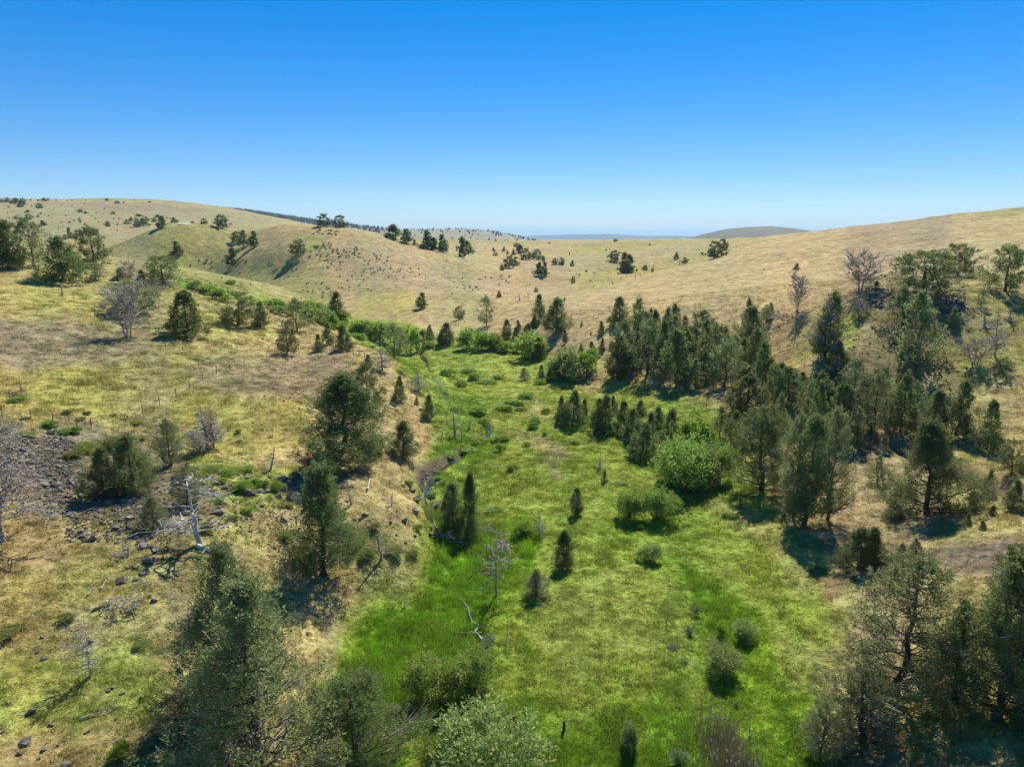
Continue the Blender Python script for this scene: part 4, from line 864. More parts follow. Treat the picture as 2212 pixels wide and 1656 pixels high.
trees(D, 'dead tree', 'thin grey dead sapling on the creek bank', 'dead saplings by the creek', [
 ('B2',1720,540,260,110,'thin_snag'), ('B2',1780,570,190,40,'thin_snag'), ('B2',1840,470,110,40,'thin_snag'), ('B2',1610,550,130,50,'thin_snag'), ('B2',1405,140,180,140,'cone_snag'), ('B2',1345,80,70,40,'thin_snag')])
trees(D, 'dead tree', 'slim dead sapling stuck in the open meadow grass', 'dead saplings in the meadow', [
 ('B3',405,900,80,16,'thin_snag'), ('B3',490,1010,120,40,'thin_snag'), ('B3',755,810,150,50,'thin_snag'), ('B3',690,560,90,60,'thin_snag'), ('C2',2070,640,170,60,'thin_snag')])
trees(D, 'dead tree', 'tiny grey dead shrub on the tan slope or draw', 'dead shrubs of the draw', [('A3', x, y, h, max(w, 14), 'thin_snag') for x, y, h, w in
 [(708,745,40,22),(740,800,36,14),(825,795,30,14),(870,835,36,30),(1060,775,40,30),(940,795,30,24),(705,860,36,14),(640,840,24,14),(66,975,65,36),(140,955,55,30),(30,970,40,20),(110,950,30,16),(1220,685,36,18),(1585,1050,60,20),(1345,530,20,10),(565,1020,25,10),(840,1070,80,20),(1940,520,14,10),(2175,715,30,20),(1880,1150,40,12),(1800,880,22,10),(1445,665,45,25),(985,770,30,20),(1105,765,30,24),(680,805,24,20),(785,845,20,16)]])
trees(D, 'dead tree', 'grey dead tree in the pale washed gully', 'dead trees in the far gully', [('A1',500,365,45,25,'thin_snag'), ('A1',440,430,60,40,'thin_snag'), ('A1',585,440,70,40,'thin_snag')])

# willows and shrubs
Wn = 'willow_shrub'
trees(Wn, 'shrub', None, None, [
 ('C2',1470,1110,370,440,'willow','leafy willow mound beside the bleached branches in the marsh'),
 ('C2',1770,1015,330,380,'willow','leafy willow mound joined to the one with bleached branches'),
 ('C2',1850,1830,640,800,'willow_grey','big silvery willow at the near end of the meadow'),
 ('C2',1560,1800,420,420,'willow','yellow-green willow in front of the big silvery willow'),
 ('C2',590,1130,180,220,'willow','small pale willow behind the dome-shaped juniper'),
 ('B3',1480,980,430,500,'willow','tall leafy willow with dead reeds at its foot'),
 ('B3',1370,940,280,280,'willow','low leafy lobe on the meadow side of the tall leafy willow'),
 ('B3',1610,965,320,300,'willow_grey','middle lobe between the tall leafy willow and the bright willow'),
 ('B3',1730,930,350,260,'willow','bright willow beside the tall leafy willow'),
 ('B3',1590,660,280,320,'shrub','yellow-green willow top behind the tall leafy willow'),
 ('B3',1020,1230,260,240,'willow','green half of the willow clump in the middle of the meadow'),
 ('B3',1250,1240,270,290,'willow','fuller half of the willow clump in the middle of the meadow'),
 ('B3',1280,985,85,90,'shrub','small yellow-green bush at the foot of the tall leafy willow'),
 ('B3',1195,1610,150,200,'willow_grey','rounded willow at the head of the marsh strip'),
 ('C3',1740,590,130,90,'shrub','bright little willow beside a grey one on the marsh strip'),
 ('C3',1900,590,150,240,'willow_grey','wide grey willow on the marsh strip'),
 ('C3',1750,910,250,310,'willow_grey','largest grey-green willow of the marsh strip'),
 ('B3',80,1400,150,190,'shrub','bright sedge clump at the marsh head beside the grey dead sapling'),
 ('A3',170,1480,230,300,'willow','light green willow with a dark juniper inside it'),
 ('A3',470,1650,270,330,'willow_grey','big pale willow at the meadow head'),
 ('A3',640,1600,210,200,'shrub','yellow-green side of the big pale willow'),
 ('A2',1330,1430,230,170,'shrub','bright green leafy tree on a short trunk in the valley'),
 ('A4',932,880,80,36,'shrub','small bright green bush beside the knoll rocks'),
 ('C3',950,1530,260,170,'willow_grey','sparse twiggy bush beside the broken fence post'),
 ('C3',1390,1620,110,160,'sage','dark low shrub in the near meadow grass'),
 ('C1',990,1610,150,170,'shrub','bright green bush on the near dry slope'),
 ('C2',1930,690,130,150,'sage','dark grey-green shrub at the edge of the marsh'),
])
trees(Wn, 'shrub', '{k} willow in the thicket along the creek under the hill', 'willow thicket under the hill', [
 ('A2',110,1010,40,50,'willow'), ('A2',160,1060,90,120,'willow'), ('A2',195,1095,70,140,'willow_grey'), ('A2',430,1040,60,120,'willow'), ('A2',520,1070,70,110,'willow'), ('A2',490,1160,120,140,'willow'), ('A2',600,1190,130,150,'willow_grey'), ('A2',660,1215,125,80,'shrub'), ('A2',760,1140,60,100,'willow'), ('A2',720,1220,60,120,'shrub'),
 ('A2',920,1270,110,130,'willow'), ('A2',1060,1300,120,150,'willow'), ('A2',990,1240,60,100,'willow'), ('A2',890,1305,45,100,'shrub'), ('A1',1690,880,70,100,'willow_grey'), ('A1',1810,910,70,150,'willow'), ('A1',1890,965,85,100,'willow'), ('A1',1930,990,50,60,'shrub'), ('A1',2000,840,40,80,'shrub'), ('A2',360,1060,60,90,'willow'), ('A2',280,1090,60,80,'willow')])
trees(Wn, 'shrub', '{k} willow in the row at the head of the meadow', 'willow row at the meadow head', [
 ('A2',1440,1300,70,60,'willow'), ('A2',1480,1380,50,90,'willow'), ('A2',1850,1380,150,150,'willow'), ('A2',1940,1405,150,120,'willow'), ('A2',2060,1405,130,130,'willow'), ('A2',2140,1425,90,110,'shrub'), ('A2',1780,1355,60,90,'willow'), ('A2',2000,1390,110,100,'willow_grey'), ('A3',20,1420,80,120,'shrub')])
trees('meadow_shrub', 'shrub', 'low {k} bush in the creek meadow', 'low bushes in the creek meadow', [
 ('A2',1000,1385,30,50,'shrub'), ('A2',1250,1600,60,90,'shrub'), ('A2',1650,1620,60,130,'shrub'), ('A2',1830,1600,50,100,'shrub'), ('B3',215,400,70,90,'shrub'), ('B3',180,460,65,90,'shrub'), ('B3',295,335,75,60,'shrub'), ('B3',940,940,40,80,'willow_grey'), ('B3',280,525,50,40,'willow'), ('B3',550,590,60,60,'willow'), ('B3',120,610,40,60,'willow'),
 ('B3',240,80,60,80,'shrub'), ('B3',400,50,40,60,'shrub'), ('B3',550,55,60,120,'shrub'), ('B3',130,200,70,120,'willow'), ('B3',1890,1225,40,110,'willow'), ('B3',40,260,60,100,'shrub'), ('B3',80,300,50,80,'willow'), ('B2',1870,40,70,120,'shrub'), ('B2',1780,90,60,110,'willow'), ('B2',1990,60,60,150,'shrub'), ('B2',2080,30,50,110,'shrub'), ('B2',1830,230,50,100,'willow'), ('B2',1920,330,70,140,'shrub'),
 ('B2',2140,310,70,120,'shrub'), ('B2',2190,240,60,80,'willow'), ('B2',1960,420,60,90,'willow'), ('B2',1900,590,90,190,'willow'), ('B2',1790,650,80,150,'willow'), ('B2',2120,570,70,130,'willow'), ('B2',1690,700,60,120,'shrub'), ('B2',2090,660,80,60,'willow'), ('B2',2140,640,60,50,'willow'), ('B2',1540,840,50,80,'shrub'), ('B2',2190,830,70,50,'willow'), ('B3',20,800,70,60,'willow'),
 ('B2',1610,960,50,60,'shrub'), ('B2',1560,900,40,60,'shrub'), ('C3',1330,665,60,80,'sage'), ('C3',1515,400,90,80,'sage'), ('C3',1485,560,100,80,'sage'), ('C3',1420,790,70,50,'sage'), ('C3',1860,1160,60,45,'sage'), ('B2',2050,1190,70,120,'shrub'), ('B3',1110,1330,40,60,'shrub'), ('B3',1360,1200,60,60,'shrub')])
trees('hillside_shrub', 'shrub', 'low {k} bush among rocks and dry grass on the creek-side slope', 'bushes on the rocky slope', [
 ('B1',760,640,110,200,'olive_shrub'), ('B1',980,640,130,190,'olive_shrub'), ('B1',620,720,90,150,'olive_shrub'), ('B1',210,520,60,140,'olive_shrub'), ('B1',410,440,60,120,'shrub'), ('B1',580,500,70,100,'shrub'), ('B1',660,500,70,80,'shrub'), ('B1',470,500,50,80,'sage'), ('B1',200,380,40,80,'sage'), ('B1',580,330,40,70,'olive_shrub'), ('B1',690,385,40,70,'olive_shrub'), ('B1',750,335,30,60,'olive_shrub'),
 ('B1',980,350,30,40,'sage'), ('B1',1180,415,30,70,'shrub'), ('B1',2050,495,40,60,'olive_shrub'), ('B1',1980,470,40,40,'sage'), ('B1',2060,575,40,40,'sage'), ('B1',2085,990,110,130,'shrub'), ('B1',2190,930,80,70,'shrub'), ('B2',1325,950,50,70,'shrub'), ('B2',1515,1060,80,70,'willow_grey'), ('B2',1460,1180,80,120,'olive_shrub'), ('B2',190,1000,100,100,'shrub'), ('B2',50,970,90,80,'shrub'),
 ('B1',1800,1350,90,110,'olive_shrub'), ('B1',1230,560,40,50,'shrub'), ('B1',160,220,60,120,'willow'), ('C2',490,460,50,70,'sage'), ('C2',435,560,40,40,'sage'), ('B1',1840,820,60,110,'shrub'), ('B1',1980,860,60,120,'shrub'), ('B1',2090,830,60,120,'shrub'), ('B1',1900,940,50,90,'shrub'), ('B1',2020,1000,50,80,'shrub'), ('B1',1870,1080,50,90,'shrub'), ('B1',2140,1180,60,110,'shrub'),
 ('B1',2000,1250,50,100,'olive_shrub'), ('B2',260,1120,50,100,'olive_shrub'), ('B2',230,1400,60,150,'olive_shrub'), ('B2',850,1450,70,140,'olive_shrub'), ('B2',960,1580,70,140,'shrub'), ('B2',1180,1540,70,130,'willow_grey'), ('B2',780,1310,50,110,'olive_shrub'), ('B2',1030,1320,50,90,'olive_shrub'), ('B2',1350,1560,60,120,'olive_shrub'), ('B2',1390,1330,50,90,'olive_shrub'), ('C1',530,430,50,150,'olive_shrub'), ('C1',60,540,70,200,'olive_shrub'), ('C1',1160,640,40,130,'willow_grey')])
# sagebrush on the hill
rs = random.Random(3)
for lb, gp, boxes in [
  ('small grey sagebrush on the hilltop below the two skyline junipers', 'hilltop sagebrush', [('A2',480,720,370,410,26)]),
  ('small sagebrush in the thick green patch on the hill face', 'sagebrush of the green patch', [('A2',470,680,480,600,30),('A2',690,900,520,620,34),('A2',560,760,600,720,18)]),
  ('small sagebrush thinly dotted over the pink part of the hill', 'sagebrush of the pink hillside', [('A2',880,1060,600,780,14),('A2',1000,1200,560,720,14),('A2',1080,1440,690,780,20),('A2',1450,1800,780,920,8),('A2',1900,2208,760,850,12)]),
  ('small sagebrush on the darker hill foot above the willow thicket', 'sagebrush of the hill foot', [('A2',380,700,820,960,22),('A2',700,1000,700,920,16),('A2',60,380,640,780,16)]),
  ('small sagebrush on the yellow swale of the spur', 'sagebrush of the swale', [('A1',1600,2200,620,840,26)])]:
    trees('sagebrush', 'shrub', lb, gp, [(t, rs.uniform(x0, x1), rs.uniform(y0, y1), rs.uniform(8, 14), rs.uniform(13, 24), 'sage') for t, x0, x1, y0, y1, n in boxes for _ in range(n)])

# ------------------------------------------------------------------ rocks
RQ = []
def rock(u, v, wpx, label, group, rs, flat=.8): RQ.append((u, v, wpx, label, group))
rs = random.Random(11)
for s, x, y, w, lb in [('B2',1375,1075,115,'largest flat-topped dark boulder above the creek bed'), ('B2',1265,955,55,'upper dark boulder of the row above the creek bed'), ('B2',1345,1000,70,'dark boulder directly above the largest flat-topped one'), ('B2',1365,1180,95,'grey slab below the largest flat-topped boulder'), ('B2',1550,1125,95,'long grey boulder beside the creek bed'),
    ('B2',240,1255,85,'rounded dark boulder alone in green scrub below the rock slope'), ('B2',345,1085,150,'long dark slab at the end of the rock slope'), ('B1',2150,1030,120,'big round black boulder beside bright green bushes'), ('B1',1285,1600,130,'tilted pointed boulder in dry grass below the rubble'), ('B1',1235,1480,110,'split grey boulder below the rubble'), ('B1',1345,1510,80,'square grey boulder beside the split one'),
    ('B1',1900,1190,140,'broad dark rock behind the bleached snag'), ('C1',1010,115,110,'dark rock beside the pile of dead branches'), ('C1',200,1460,120,'brown rock on the nearest dry slope'), ('C1',970,1445,70,'dark lump of rock near the bright green bush'), ('C1',255,1205,95,'flat grey rock half sunk in grass')]:
    u, v, k = spot(s, x, y); rock(u, v, w * k, lb, None, rs)
def scatter(s, rows, label, group):
    for x, y, w in rows: u, v, k = spot(s, x, y); rock(u, v, w * k, label, group, rs)
rub = []
for (x0, x1, y0, y1, n, a, b) in [(80,520,560,800,40,30,90),(350,760,850,1010,34,35,95),(440,1240,1000,1230,52,28,80),(640,1300,1230,1420,30,30,95),(960,1560,1380,1600,18,30,75),(1260,1700,760,1010,18,30,85),(1700,2200,740,1250,40,22,70),(0,320,640,1000,22,30,90),(250,560,400,560,12,25,60),(1400,1980,1080,1260,14,30,80)]:
    rub += [(rs.uniform(x0, x1), rs.uniform(y0, y1), rs.uniform(a, b) * rs.uniform(.6, 1)) for _ in range(n)]
scatter('B1', rub, 'dark angular basalt rock in the rubble around the twin junipers', 'basalt rubble')
scatter('B2', [(rs.uniform(20, 420), rs.uniform(840, 1120), rs.uniform(30, 85)) for _ in range(24)] + [(rs.uniform(20, 420), rs.uniform(1120, 1500), rs.uniform(20, 50)) for _ in range(14)], 'dark basalt rock on the green slope below the spreading juniper', 'slope rocks')
scatter('B2', [(850,1250,45),(900,1240,45),(940,1205,50),(1280,1255,75),(1000,1310,45),(1160,1275,40),(1370,1390,40),(1500,1320,50),(1290,1440,40),(1050,1280,40),(1430,1450,35),(700,1480,30),(1240,1500,30),(1210,1380,30)] + [(rs.uniform(1430, 1600), rs.uniform(830, 1000), rs.uniform(20, 40)) for _ in range(16)], 'grey stone in scrub near the creek bed', 'creek stones')
scatter('C1', [(1490,860,75),(1410,870,45),(770,610,60),(1015,1045,50),(945,995,50),(550,1645,100),(950,1545,70),(370,1510,55),(430,1305,55),(355,575,40),(310,700,50),(365,760,60),(900,1030,40),(1180,60,60),(1470,70,40),(1400,40,40),(1130,105,60),(1280,280,60),(1240,250,40),(170,1540,55),(1100,1300,30),(960,1260,30),(720,1370,40),(1340,920,35),(530,1440,40),(320,1590,40),(480,1480,35),(60,1140,50),(20,1370,40),(1170,1085,35)], 'small grey stone lying in near dry grass', 'stones in near grass')
scatter('A4', [(rs.uniform(860, 1060), rs.uniform(870, 1040), rs.uniform(22, 55)) for _ in range(34)] + [(rs.uniform(1500, 1680), rs.uniform(960, 1080), rs.uniform(25, 60)) for _ in range(26)] + [(rs.uniform(1500, 1680), rs.uniform(860, 930), rs.uniform(15, 30)) for _ in range(12)] + [(rs.uniform(680, 1000), rs.uniform(1300, 1460), rs.uniform(12, 26)) for _ in range(16)], 'black basalt block in the outcrop on the knoll', 'knoll outcrop')
scatter('A2', [(545,1470,26),(850,1520,28),(185,1325,45),(110,1380,25),(60,1310,20),(375,1415,18),(800,1520,18),(530,1490,16),(300,1330,15),(1630,1450,30)] + [(rs.uniform(1790, 1940), rs.uniform(845, 895), rs.uniform(10, 22)) for _ in range(16)], 'dark stone on the bare brown slope or hill foot', 'stones on bare slopes')
scatter('B2', [(1190,270,42),(1345,270,30),(1610,400,32),(75,185,24),(240,220,22),(310,165,18),(420,195,18),(1415,300,50)], 'black stone on the stubbly slope above the creek', 'stones above the creek')

def lay_rocks():
    rs = random.Random(5); big = sorted(RQ, key=lambda q: (q[4] is not None, -q[2])); small = []
    for n_, (u, v, wpx, label, group) in enumerate(big):
        p = cast(u, v)
        if p is None: continue
        depth = p[1] * CP + (EYE - p[2]) * SP; w = wpx / FPX * depth; me = ROCKS[rs.randrange(len(ROCKS))]
        loc = (p[0], p[1], p[2] + w * .06); sc3 = (w * rs.uniform(.85, 1.2), w * rs.uniform(.8, 1.3), w * rs.uniform(.6, 1.25)); rot = (rs.uniform(-.5, .5), rs.uniform(-.5, .5), rs.uniform(0, 6.28))
        if n_ < 285:
            o = obj('rock', me); o.location = loc; o.scale = sc3; o.rotation_euler = rot; tag(o, label, 'rock', group)
        else: small.append((me, Matrix.LocRotScale(Vector(loc), Euler(rot), Vector(sc3))))
    # the small ones between them, and the grit of the rubble slope
    for k in range(9000):
        s, x, y, w = rs.choice([('B1', rs.uniform(0, 1300), rs.uniform(540, 1420), rs.uniform(6, 30)), ('B1', rs.uniform(380, 1300), rs.uniform(880, 1260), rs.uniform(10, 42)), ('B1', rs.uniform(0, 620), rs.uniform(560, 900), rs.uniform(10, 44)), ('B1', rs.uniform(560, 1400), rs.uniform(1180, 1440), rs.uniform(8, 36)), ('B1', rs.uniform(300, 1300), rs.uniform(900, 1250), rs.uniform(8, 34)), ('B1', rs.uniform(0, 700), rs.uniform(560, 960), rs.uniform(8, 36)), ('B1', rs.uniform(1300, 2200), rs.uniform(760, 1500), rs.uniform(4, 18)), ('B1', rs.uniform(1300, 2200), rs.uniform(780, 1350), rs.uniform(8, 34)), ('B2', rs.uniform(0, 800), rs.uniform(1050, 1600), rs.uniform(6, 22)), ('B2', rs.uniform(0, 420), rs.uniform(840, 1500), rs.uniform(4, 18)), ('C1', rs.uniform(0, 1600), rs.uniform(0, 1656), rs.uniform(4, 14)),
            ('A4', rs.uniform(840, 1100), rs.uniform(860, 1060), rs.uniform(6, 18)), ('A4', rs.uniform(1480, 1700), rs.uniform(880, 1100), rs.uniform(6, 18)), ('A2', rs.uniform(0, 900), rs.uniform(1250, 1656), rs.uniform(3, 9)), ('B2', rs.uniform(20, 800), rs.uniform(0, 300), rs.uniform(4, 11)), ('B2', rs.uniform(1420, 1600), rs.uniform(820, 1010), rs.uniform(5, 16))])
        u, v, kk = spot(s, x, y); q = cast_base(u, v, quick, n=600)
        if q is None: continue
        z = gz(*q); depth = q[1] * CP + (EYE - z) * SP; w = w * kk / FPX * depth
        small.append((ROCKS[rs.randrange(len(ROCKS))], Matrix.LocRotScale(Vector((q[0], q[1], z + w * .05)), Euler((rs.uniform(-.5, .5), rs.uniform(-.5, .5), rs.uniform(0, 6.28))), Vector((w, w * rs.uniform(.7, 1.3), w * rs.uniform(.5, 1.1))))))
    bm = bmesh.new()
    for me, mx in small:
        n0 = len(bm.verts); bm.from_mesh(me); bm.verts.ensure_lookup_table()
        for v_ in bm.verts[n0:]: v_.co = mx @ v_.co
    me = bpy.data.meshes.new('rubble'); bm.to_mesh(me); bm.free(); me.materials.append(M['rock']); o = obj('rubble', me); tag(o, 'loose basalt rubble and stones between the larger rocks', kind='stuff')
lay_rocks()

# ------------------------------------------------------------------ fallen wood, posts, fences, reeds, house
def pt(s, x, y, dz=0.0):
    u, v, k = spot(s, x, y); p = cast(u, v); return np.array([p[0], p[1], p[2] + dz])
def log(name, s, a, b, r, label, m='dead', twigs=10, seed=0, tw=.9, dz=.12):
    rng = np.random.default_rng(seed); A = pt(s, *a, dz); B = pt(s, *b, dz); e = empty(name, A - np.array([0, 0, dz]))
    w = Geo(); P = curve(rng, A * 0, B - A, 9, 0, .015) + np.array([0, 0, dz]); tube(w, P, r * np.linspace(1, .35, 9), 7)
    me = w.mesh('trunk', True); obj('trunk', me, M[m], e)
    if twigs:
        g = Geo(); L = np.linalg.norm(B - A)
        for k in range(twigs):
            i = rng.integers(2, 9); q = P[i] + rng.normal(0, .02, 3); d = unit(rng.normal(0, 1, 3)); d[2] = abs(d[2]) * .9; d = unit(d + unit(B - A) * .5); q1 = q + d * tw * rng.uniform(.4, 1.2)
            c = curve(rng, q, q1, 4, .05, .06); tube(g, c, r * .3 * np.linspace(1, .3, 4), 4)
            for t in range(2): tube(g, curve(rng, c[2], c[2] + (d * .5 + rng.normal(0, .5, 3)) * tw * .4, 3, 0, .05), r * .14 * np.linspace(1, .4, 3), 3)
        obj('branches', g.mesh('branches'), M[m], e)
    tag(e, label, 'dead wood')
log('fallen_log', 'B1', (1700, 1490), (2040, 1630), .20, 'fallen bleached trunk lying at the foot of the twisted snag', 'bleached', 14, 1, 1.2, .2)
log('fallen_log', 'B2', (1500, 1395), (1800, 1440), .17, 'dark log with twigs lying in shade under the slender spire juniper', 'dark_dead', 22, 2, 1.3, .25)
log('fallen_branch', 'B2', (1650, 1440), (1920, 1470), .07, 'pale branch reaching from the shaded log into the marsh', 'dead', 8, 12, .8)
log('fallen_branch', 'C2', (1880, 640), (1720, 320), .065, 'white fallen branch lying across the bright marsh', 'bleached', 7, 3, .7, .35)
log('fallen_branch', 'C2', (1870, 570), (1640, 565), .045, 'bent white limb lying beside the white fallen branch in the marsh', 'bleached', 4, 4, .5, .3)
log('fallen_log', 'C1', (770, 360), (895, 310), .11, 'short broken log at the foot of the heap of dead branches', 'dead', 2, 5, .5)
log('fallen_branch', 'C1', (725, 245), (790, 170), .06, 'split grey stick below a longer stick on the dry slope', 'dead', 2, 6, .5)
log('fallen_branch', 'C1', (840, 190), (905, 75), .06, 'longer split grey stick on the dry slope', 'dead', 6, 7, .5)
log('fallen_branch', 'C1', (670, 1265), (930, 1200), .05, 'thin dead branch lying in green grass on the near slope', 'dead', 12, 8, .6)
log('fallen_branch', 'B2', (960, 1005), (990, 915), .09, 'white broken stub in the brown grass below the spreading juniper', 'bleached', 2, 9, .4, .3)
log('fallen_branch', 'B4', (510, 1240), (680, 1110), .06, 'dead branch in deep shade under the leaning juniper', 'dark_dead', 12, 10, .7)
log('fallen_log', 'A1', (1640, 895), (1780, 930), .18, 'grey log lying along the ridge brow', 'dead', 8, 11, 1.0)
log('fallen_log', 'A1', (1880, 605), (1950, 555), .16, 'dead pole lying on the yellow hillside', 'dead', 4, 13, 1.2)
log('fallen_branch', 'B2', (870, 1100), (960, 1125), .05, 'fallen twigs by the grey dead sapling in brown grass', 'dead', 6, 14, .5)
log('fallen_branch', 'B2', (450, 280), (470, 340), .08, 'white dead limb beside the largest spreading juniper', 'bleached', 8, 15, .9, .3)

def brush(s, x, y, h, w, label, m='dead', n=60, seed=0, droop=False):
    rng = np.random.default_rng(seed); u, v, k = spot(s, x, y); p = cast(u, v); depth = p[1] * CP + (EYE - p[2]) * SP; W = w * k / FPX * depth; H = max(h * k / FPX * depth, .3)
    e = empty('brush_pile', p); g = Geo()
    for q in range(n):
        a = rng.uniform(0, 6.283); r = W * .5 * math.sqrt(rng.random()); c = np.array([math.cos(a) * r, math.sin(a) * r * .7, rng.uniform(0, .7) * H * (1 - r / W)])
        d = unit(np.r_[rng.normal(0, 1, 2), rng.uniform(-.25, .5) if not droop else rng.uniform(-1.2, -.2)]) * W * rng.uniform(.12, .35); c2 = curve(rng, c, c + d, 5, .05, .05); c2[:, 2] = np.maximum(c2[:, 2], .02)
        tube(g, c2, rng.uniform(.014, .04) * max(W, 1.6) / 2.4 * np.linspace(1, .35, 5), 4)
    obj('branches', g.mesh('branches'), M[m], e); tag(e, label, 'brush pile')
brush('C1', 1020, 330, 150, 330, 'heap of grey dead branches on the dry slope', 'dead', 90, 21)
brush('C1', 1190, 150, 60, 220, 'thin scatter of dead twigs beyond the heap of branches', 'dead', 40, 22)
brush('C1', 1400, 235, 50, 140, 'small spray of pale dead twigs on the dry slope', 'dead', 24, 23)
brush('C2', 1265, 1190, 190, 120, 'bleached bundle of hanging branches beside the willow mound', 'bleached', 60, 24, True)
brush('B1', 140, 180, 80, 190, 'grey heap of branches around the bare dead pole', 'dark_dead', 70, 25)
brush('B1', 1030, 1560, 80, 170, 'grey twig heap beside the small dead sapling among rocks', 'dead', 60, 26)
brush('B1', 1590, 625, 70, 170, 'pale brushwood between thin juniper and silver dead trees', 'dead', 60, 27)
brush('A4', 110, 1140, 95, 250, 'uprooted dead tree lying at the edge of the tan slope', 'dead', 90, 28)
brush('B3', 1480, 990, 120, 190, 'dead grey reeds and sticks at the foot of the tall leafy willow', 'dead', 60, 29, True)
brush('B1', 1480, 1330, 120, 260, 'tangle of bleached branches beside the twisted snag', 'bleached', 80, 30)
brush('A1', 1480, 850, 90, 150, 'fallen grey limbs under the round two-stemmed juniper', 'dead', 60, 31)
brush('B2', 2160, 165, 50, 140, 'grey sticks lying in the upper creek meadow', 'dead', 36, 32)
brush('B3', 60, 60, 60, 90, 'white dead twigs by the creek at the meadow head', 'bleached', 30, 33)

def post(s, x, y, h, r, label, m='post', lean=(0, 0), group=None, brace=False):
    u, v, k = spot(s, x, y); p = cast(u, v); dx, dz = ray(u, v - h * k); hh = max(EYE + dz * p[1] - p[2], .5)
    g = Geo(); P = np.array([[0, 0, -.3], [lean[0] * .4, lean[1] * .4, hh * .4], [lean[0], lean[1], hh]]); tube(g, P, [r, r * .95, r * .85], 7)
    g.add(P[2] + np.array([[0, 0, .012]]) + np.array([[math.cos(a) * r * .85, math.sin(a) * r * .85, -.012] for a in np.arange(7) / 7 * 6.283]), np.array([[0, i, i + 1] for i in range(1, 6)]))
    if brace:
        e = empty('fence_post', p); obj('post', g.mesh('post', True), M[m], e)
        b = Geo(); tube(b, np.array([[r, 0, hh * .72], [-.55, -.1, hh * .5], [-.62, -.1, hh * .47]]), [.06, .06, .055], 6); obj('brace', b.mesh('brace'), M[m], e)
    else: e = obj('fence_post', g.mesh('fence_post', True), M[m]); e.location = p
    tag(e, label, 'post', group); return e
post('C2', 1620, 1215, 62, .09, 'leaning dark post in the shade of the willow mound', lean=(-.12, 0))
post('C3', 25, 1310, 100, .09, 'weathered wooden post leaning in tall grass by the silvery willow', lean=(-.12, 0))
post('C3', 430, 1355, 82, .10, 'short square weathered post standing in the meadow')
post('C3', 1012, 1525, 170, .11, 'tall split post with a broken brace in the meadow', brace=True)

def fence(pts_, label, h=1.15, m='steel_post', r=.045, step=None):
    P = [pt(*q) for q in pts_]; e = empty('wire_fence', P[0]); O = P[0]
    for k, p in enumerate(P):
        g = Geo(); q = p - O; tube(g, np.array([[0, 0, -.3], [0, 0, h]]), r, 5); o = obj('post', g.mesh('post'), M[m], e); o.location = q
    w = Geo()
    for z in (.45, .75, 1.02):
        for a, b in zip(P[:-1], P[1:]): t = np.linspace(0, 1, 5)[:, None]; c = (a - O) * (1 - t) + (b - O) * t; c[:, 2] += z - .05 * np.sin(t[:, 0] * 3.14); tube(w, c, .006, 3)
    obj('wire', w.mesh('wire'), M['wire'], e); tag(e, label, 'fence')
fence([('B1', 22, 360), ('B1', 270, 375), ('B1', 460, 410), ('B1', 665, 445), ('B1', 790, 455)], 'wire fence on rusty steel posts above the rubble')
fence([('B1', 1230, 325), ('B1', 1378, 262), ('B1', 1520, 190), ('B1', 1635, 112), ('B1', 1750, 45), ('A1', 1870, 1600), ('A1', 1980, 1560), ('A1', 2105, 1505)], 'wire fence climbing beside the faint trail on the gold slope')
fence([('A2', 580, 1420), ('A2', 655, 1425), ('A2', 715, 1430), ('A2', 785, 1435), ('A2', 840, 1440), ('A2', 890, 1452), ('A2', 935, 1465)], 'wire fence along the brow among young junipers', r=.05)
fence([('A2', 660, 1365), ('A2', 710, 1380), ('A2', 750, 1395), ('A2', 800, 1405)], 'short wire fence behind the young junipers on the brow', r=.05)
fence([('A2', 1680, 1200), ('A2', 1720, 1195), ('A2', 1745, 1190), ('A2', 1800, 1170), ('A2', 1880, 1110), ('A2', 1940, 1040), ('A2', 2010, 970), ('A2', 2080, 945), ('A2', 2140, 920), ('A2', 2195, 900)], 'distant wire fence running up the edge of the tan slope', r=.06)

def cattails():
    rng = np.random.default_rng(5); p = pt('C3', 1780, 1600); e = empty('cattail_clump', p); s = Geo(); hd = Geo(); dd = Geo()
    for k in range(190):
        b = np.array([rng.normal(0, .9), rng.normal(0, 1.6), -.05]); b[2] = gz(p[0] + b[0], p[1] + b[1]) - p[2] - .05; h = rng.uniform(.9, 2.0); t = b + np.array([rng.normal(0, .18), rng.normal(0, .18), h]); tube(s, curve(rng, b, t, 4, 0, .02), [.014, .012, .009, .006], 3)
        if k < 46: tube(hd, np.stack([t - [0, 0, .02], t + [0, 0, .06], t + [0, 0, .15], t + [0, 0, .18]]), [.02, .045, .045, .015], 6)
    for k in range(1):
        n = 900; c = np.c_[rng.normal(0, .9, n), rng.normal(0, 1.6, n), np.zeros(n)]; c[:, 2] = quick(c[:, 0] + p[0], c[:, 1] + p[1]) - p[2]; blades(dd, c, unit(np.c_[rng.normal(0, .3, n), rng.normal(0, .3, n), np.ones(n)]), rng.uniform(.5, 1.3, n), np.full(n, .018), rng)
    obj('stem', s.mesh('stem'), M['reed'], e); obj('seed_head', hd.mesh('seed_head', True), M['fluff'], e); obj('leaves', dd.mesh('leaves'), M['reed'], e); tag(e, 'clump of dry tan cattails with pale fluffy heads', 'cattails')
M['reed'] = bark_mat('dry_reed', (.30, .21, .12), (.46, .36, .22), 3); M['fluff'] = bark_mat('cattail_fluff', (.55, .48, .38), (.68, .62, .52), 9)
cattails()

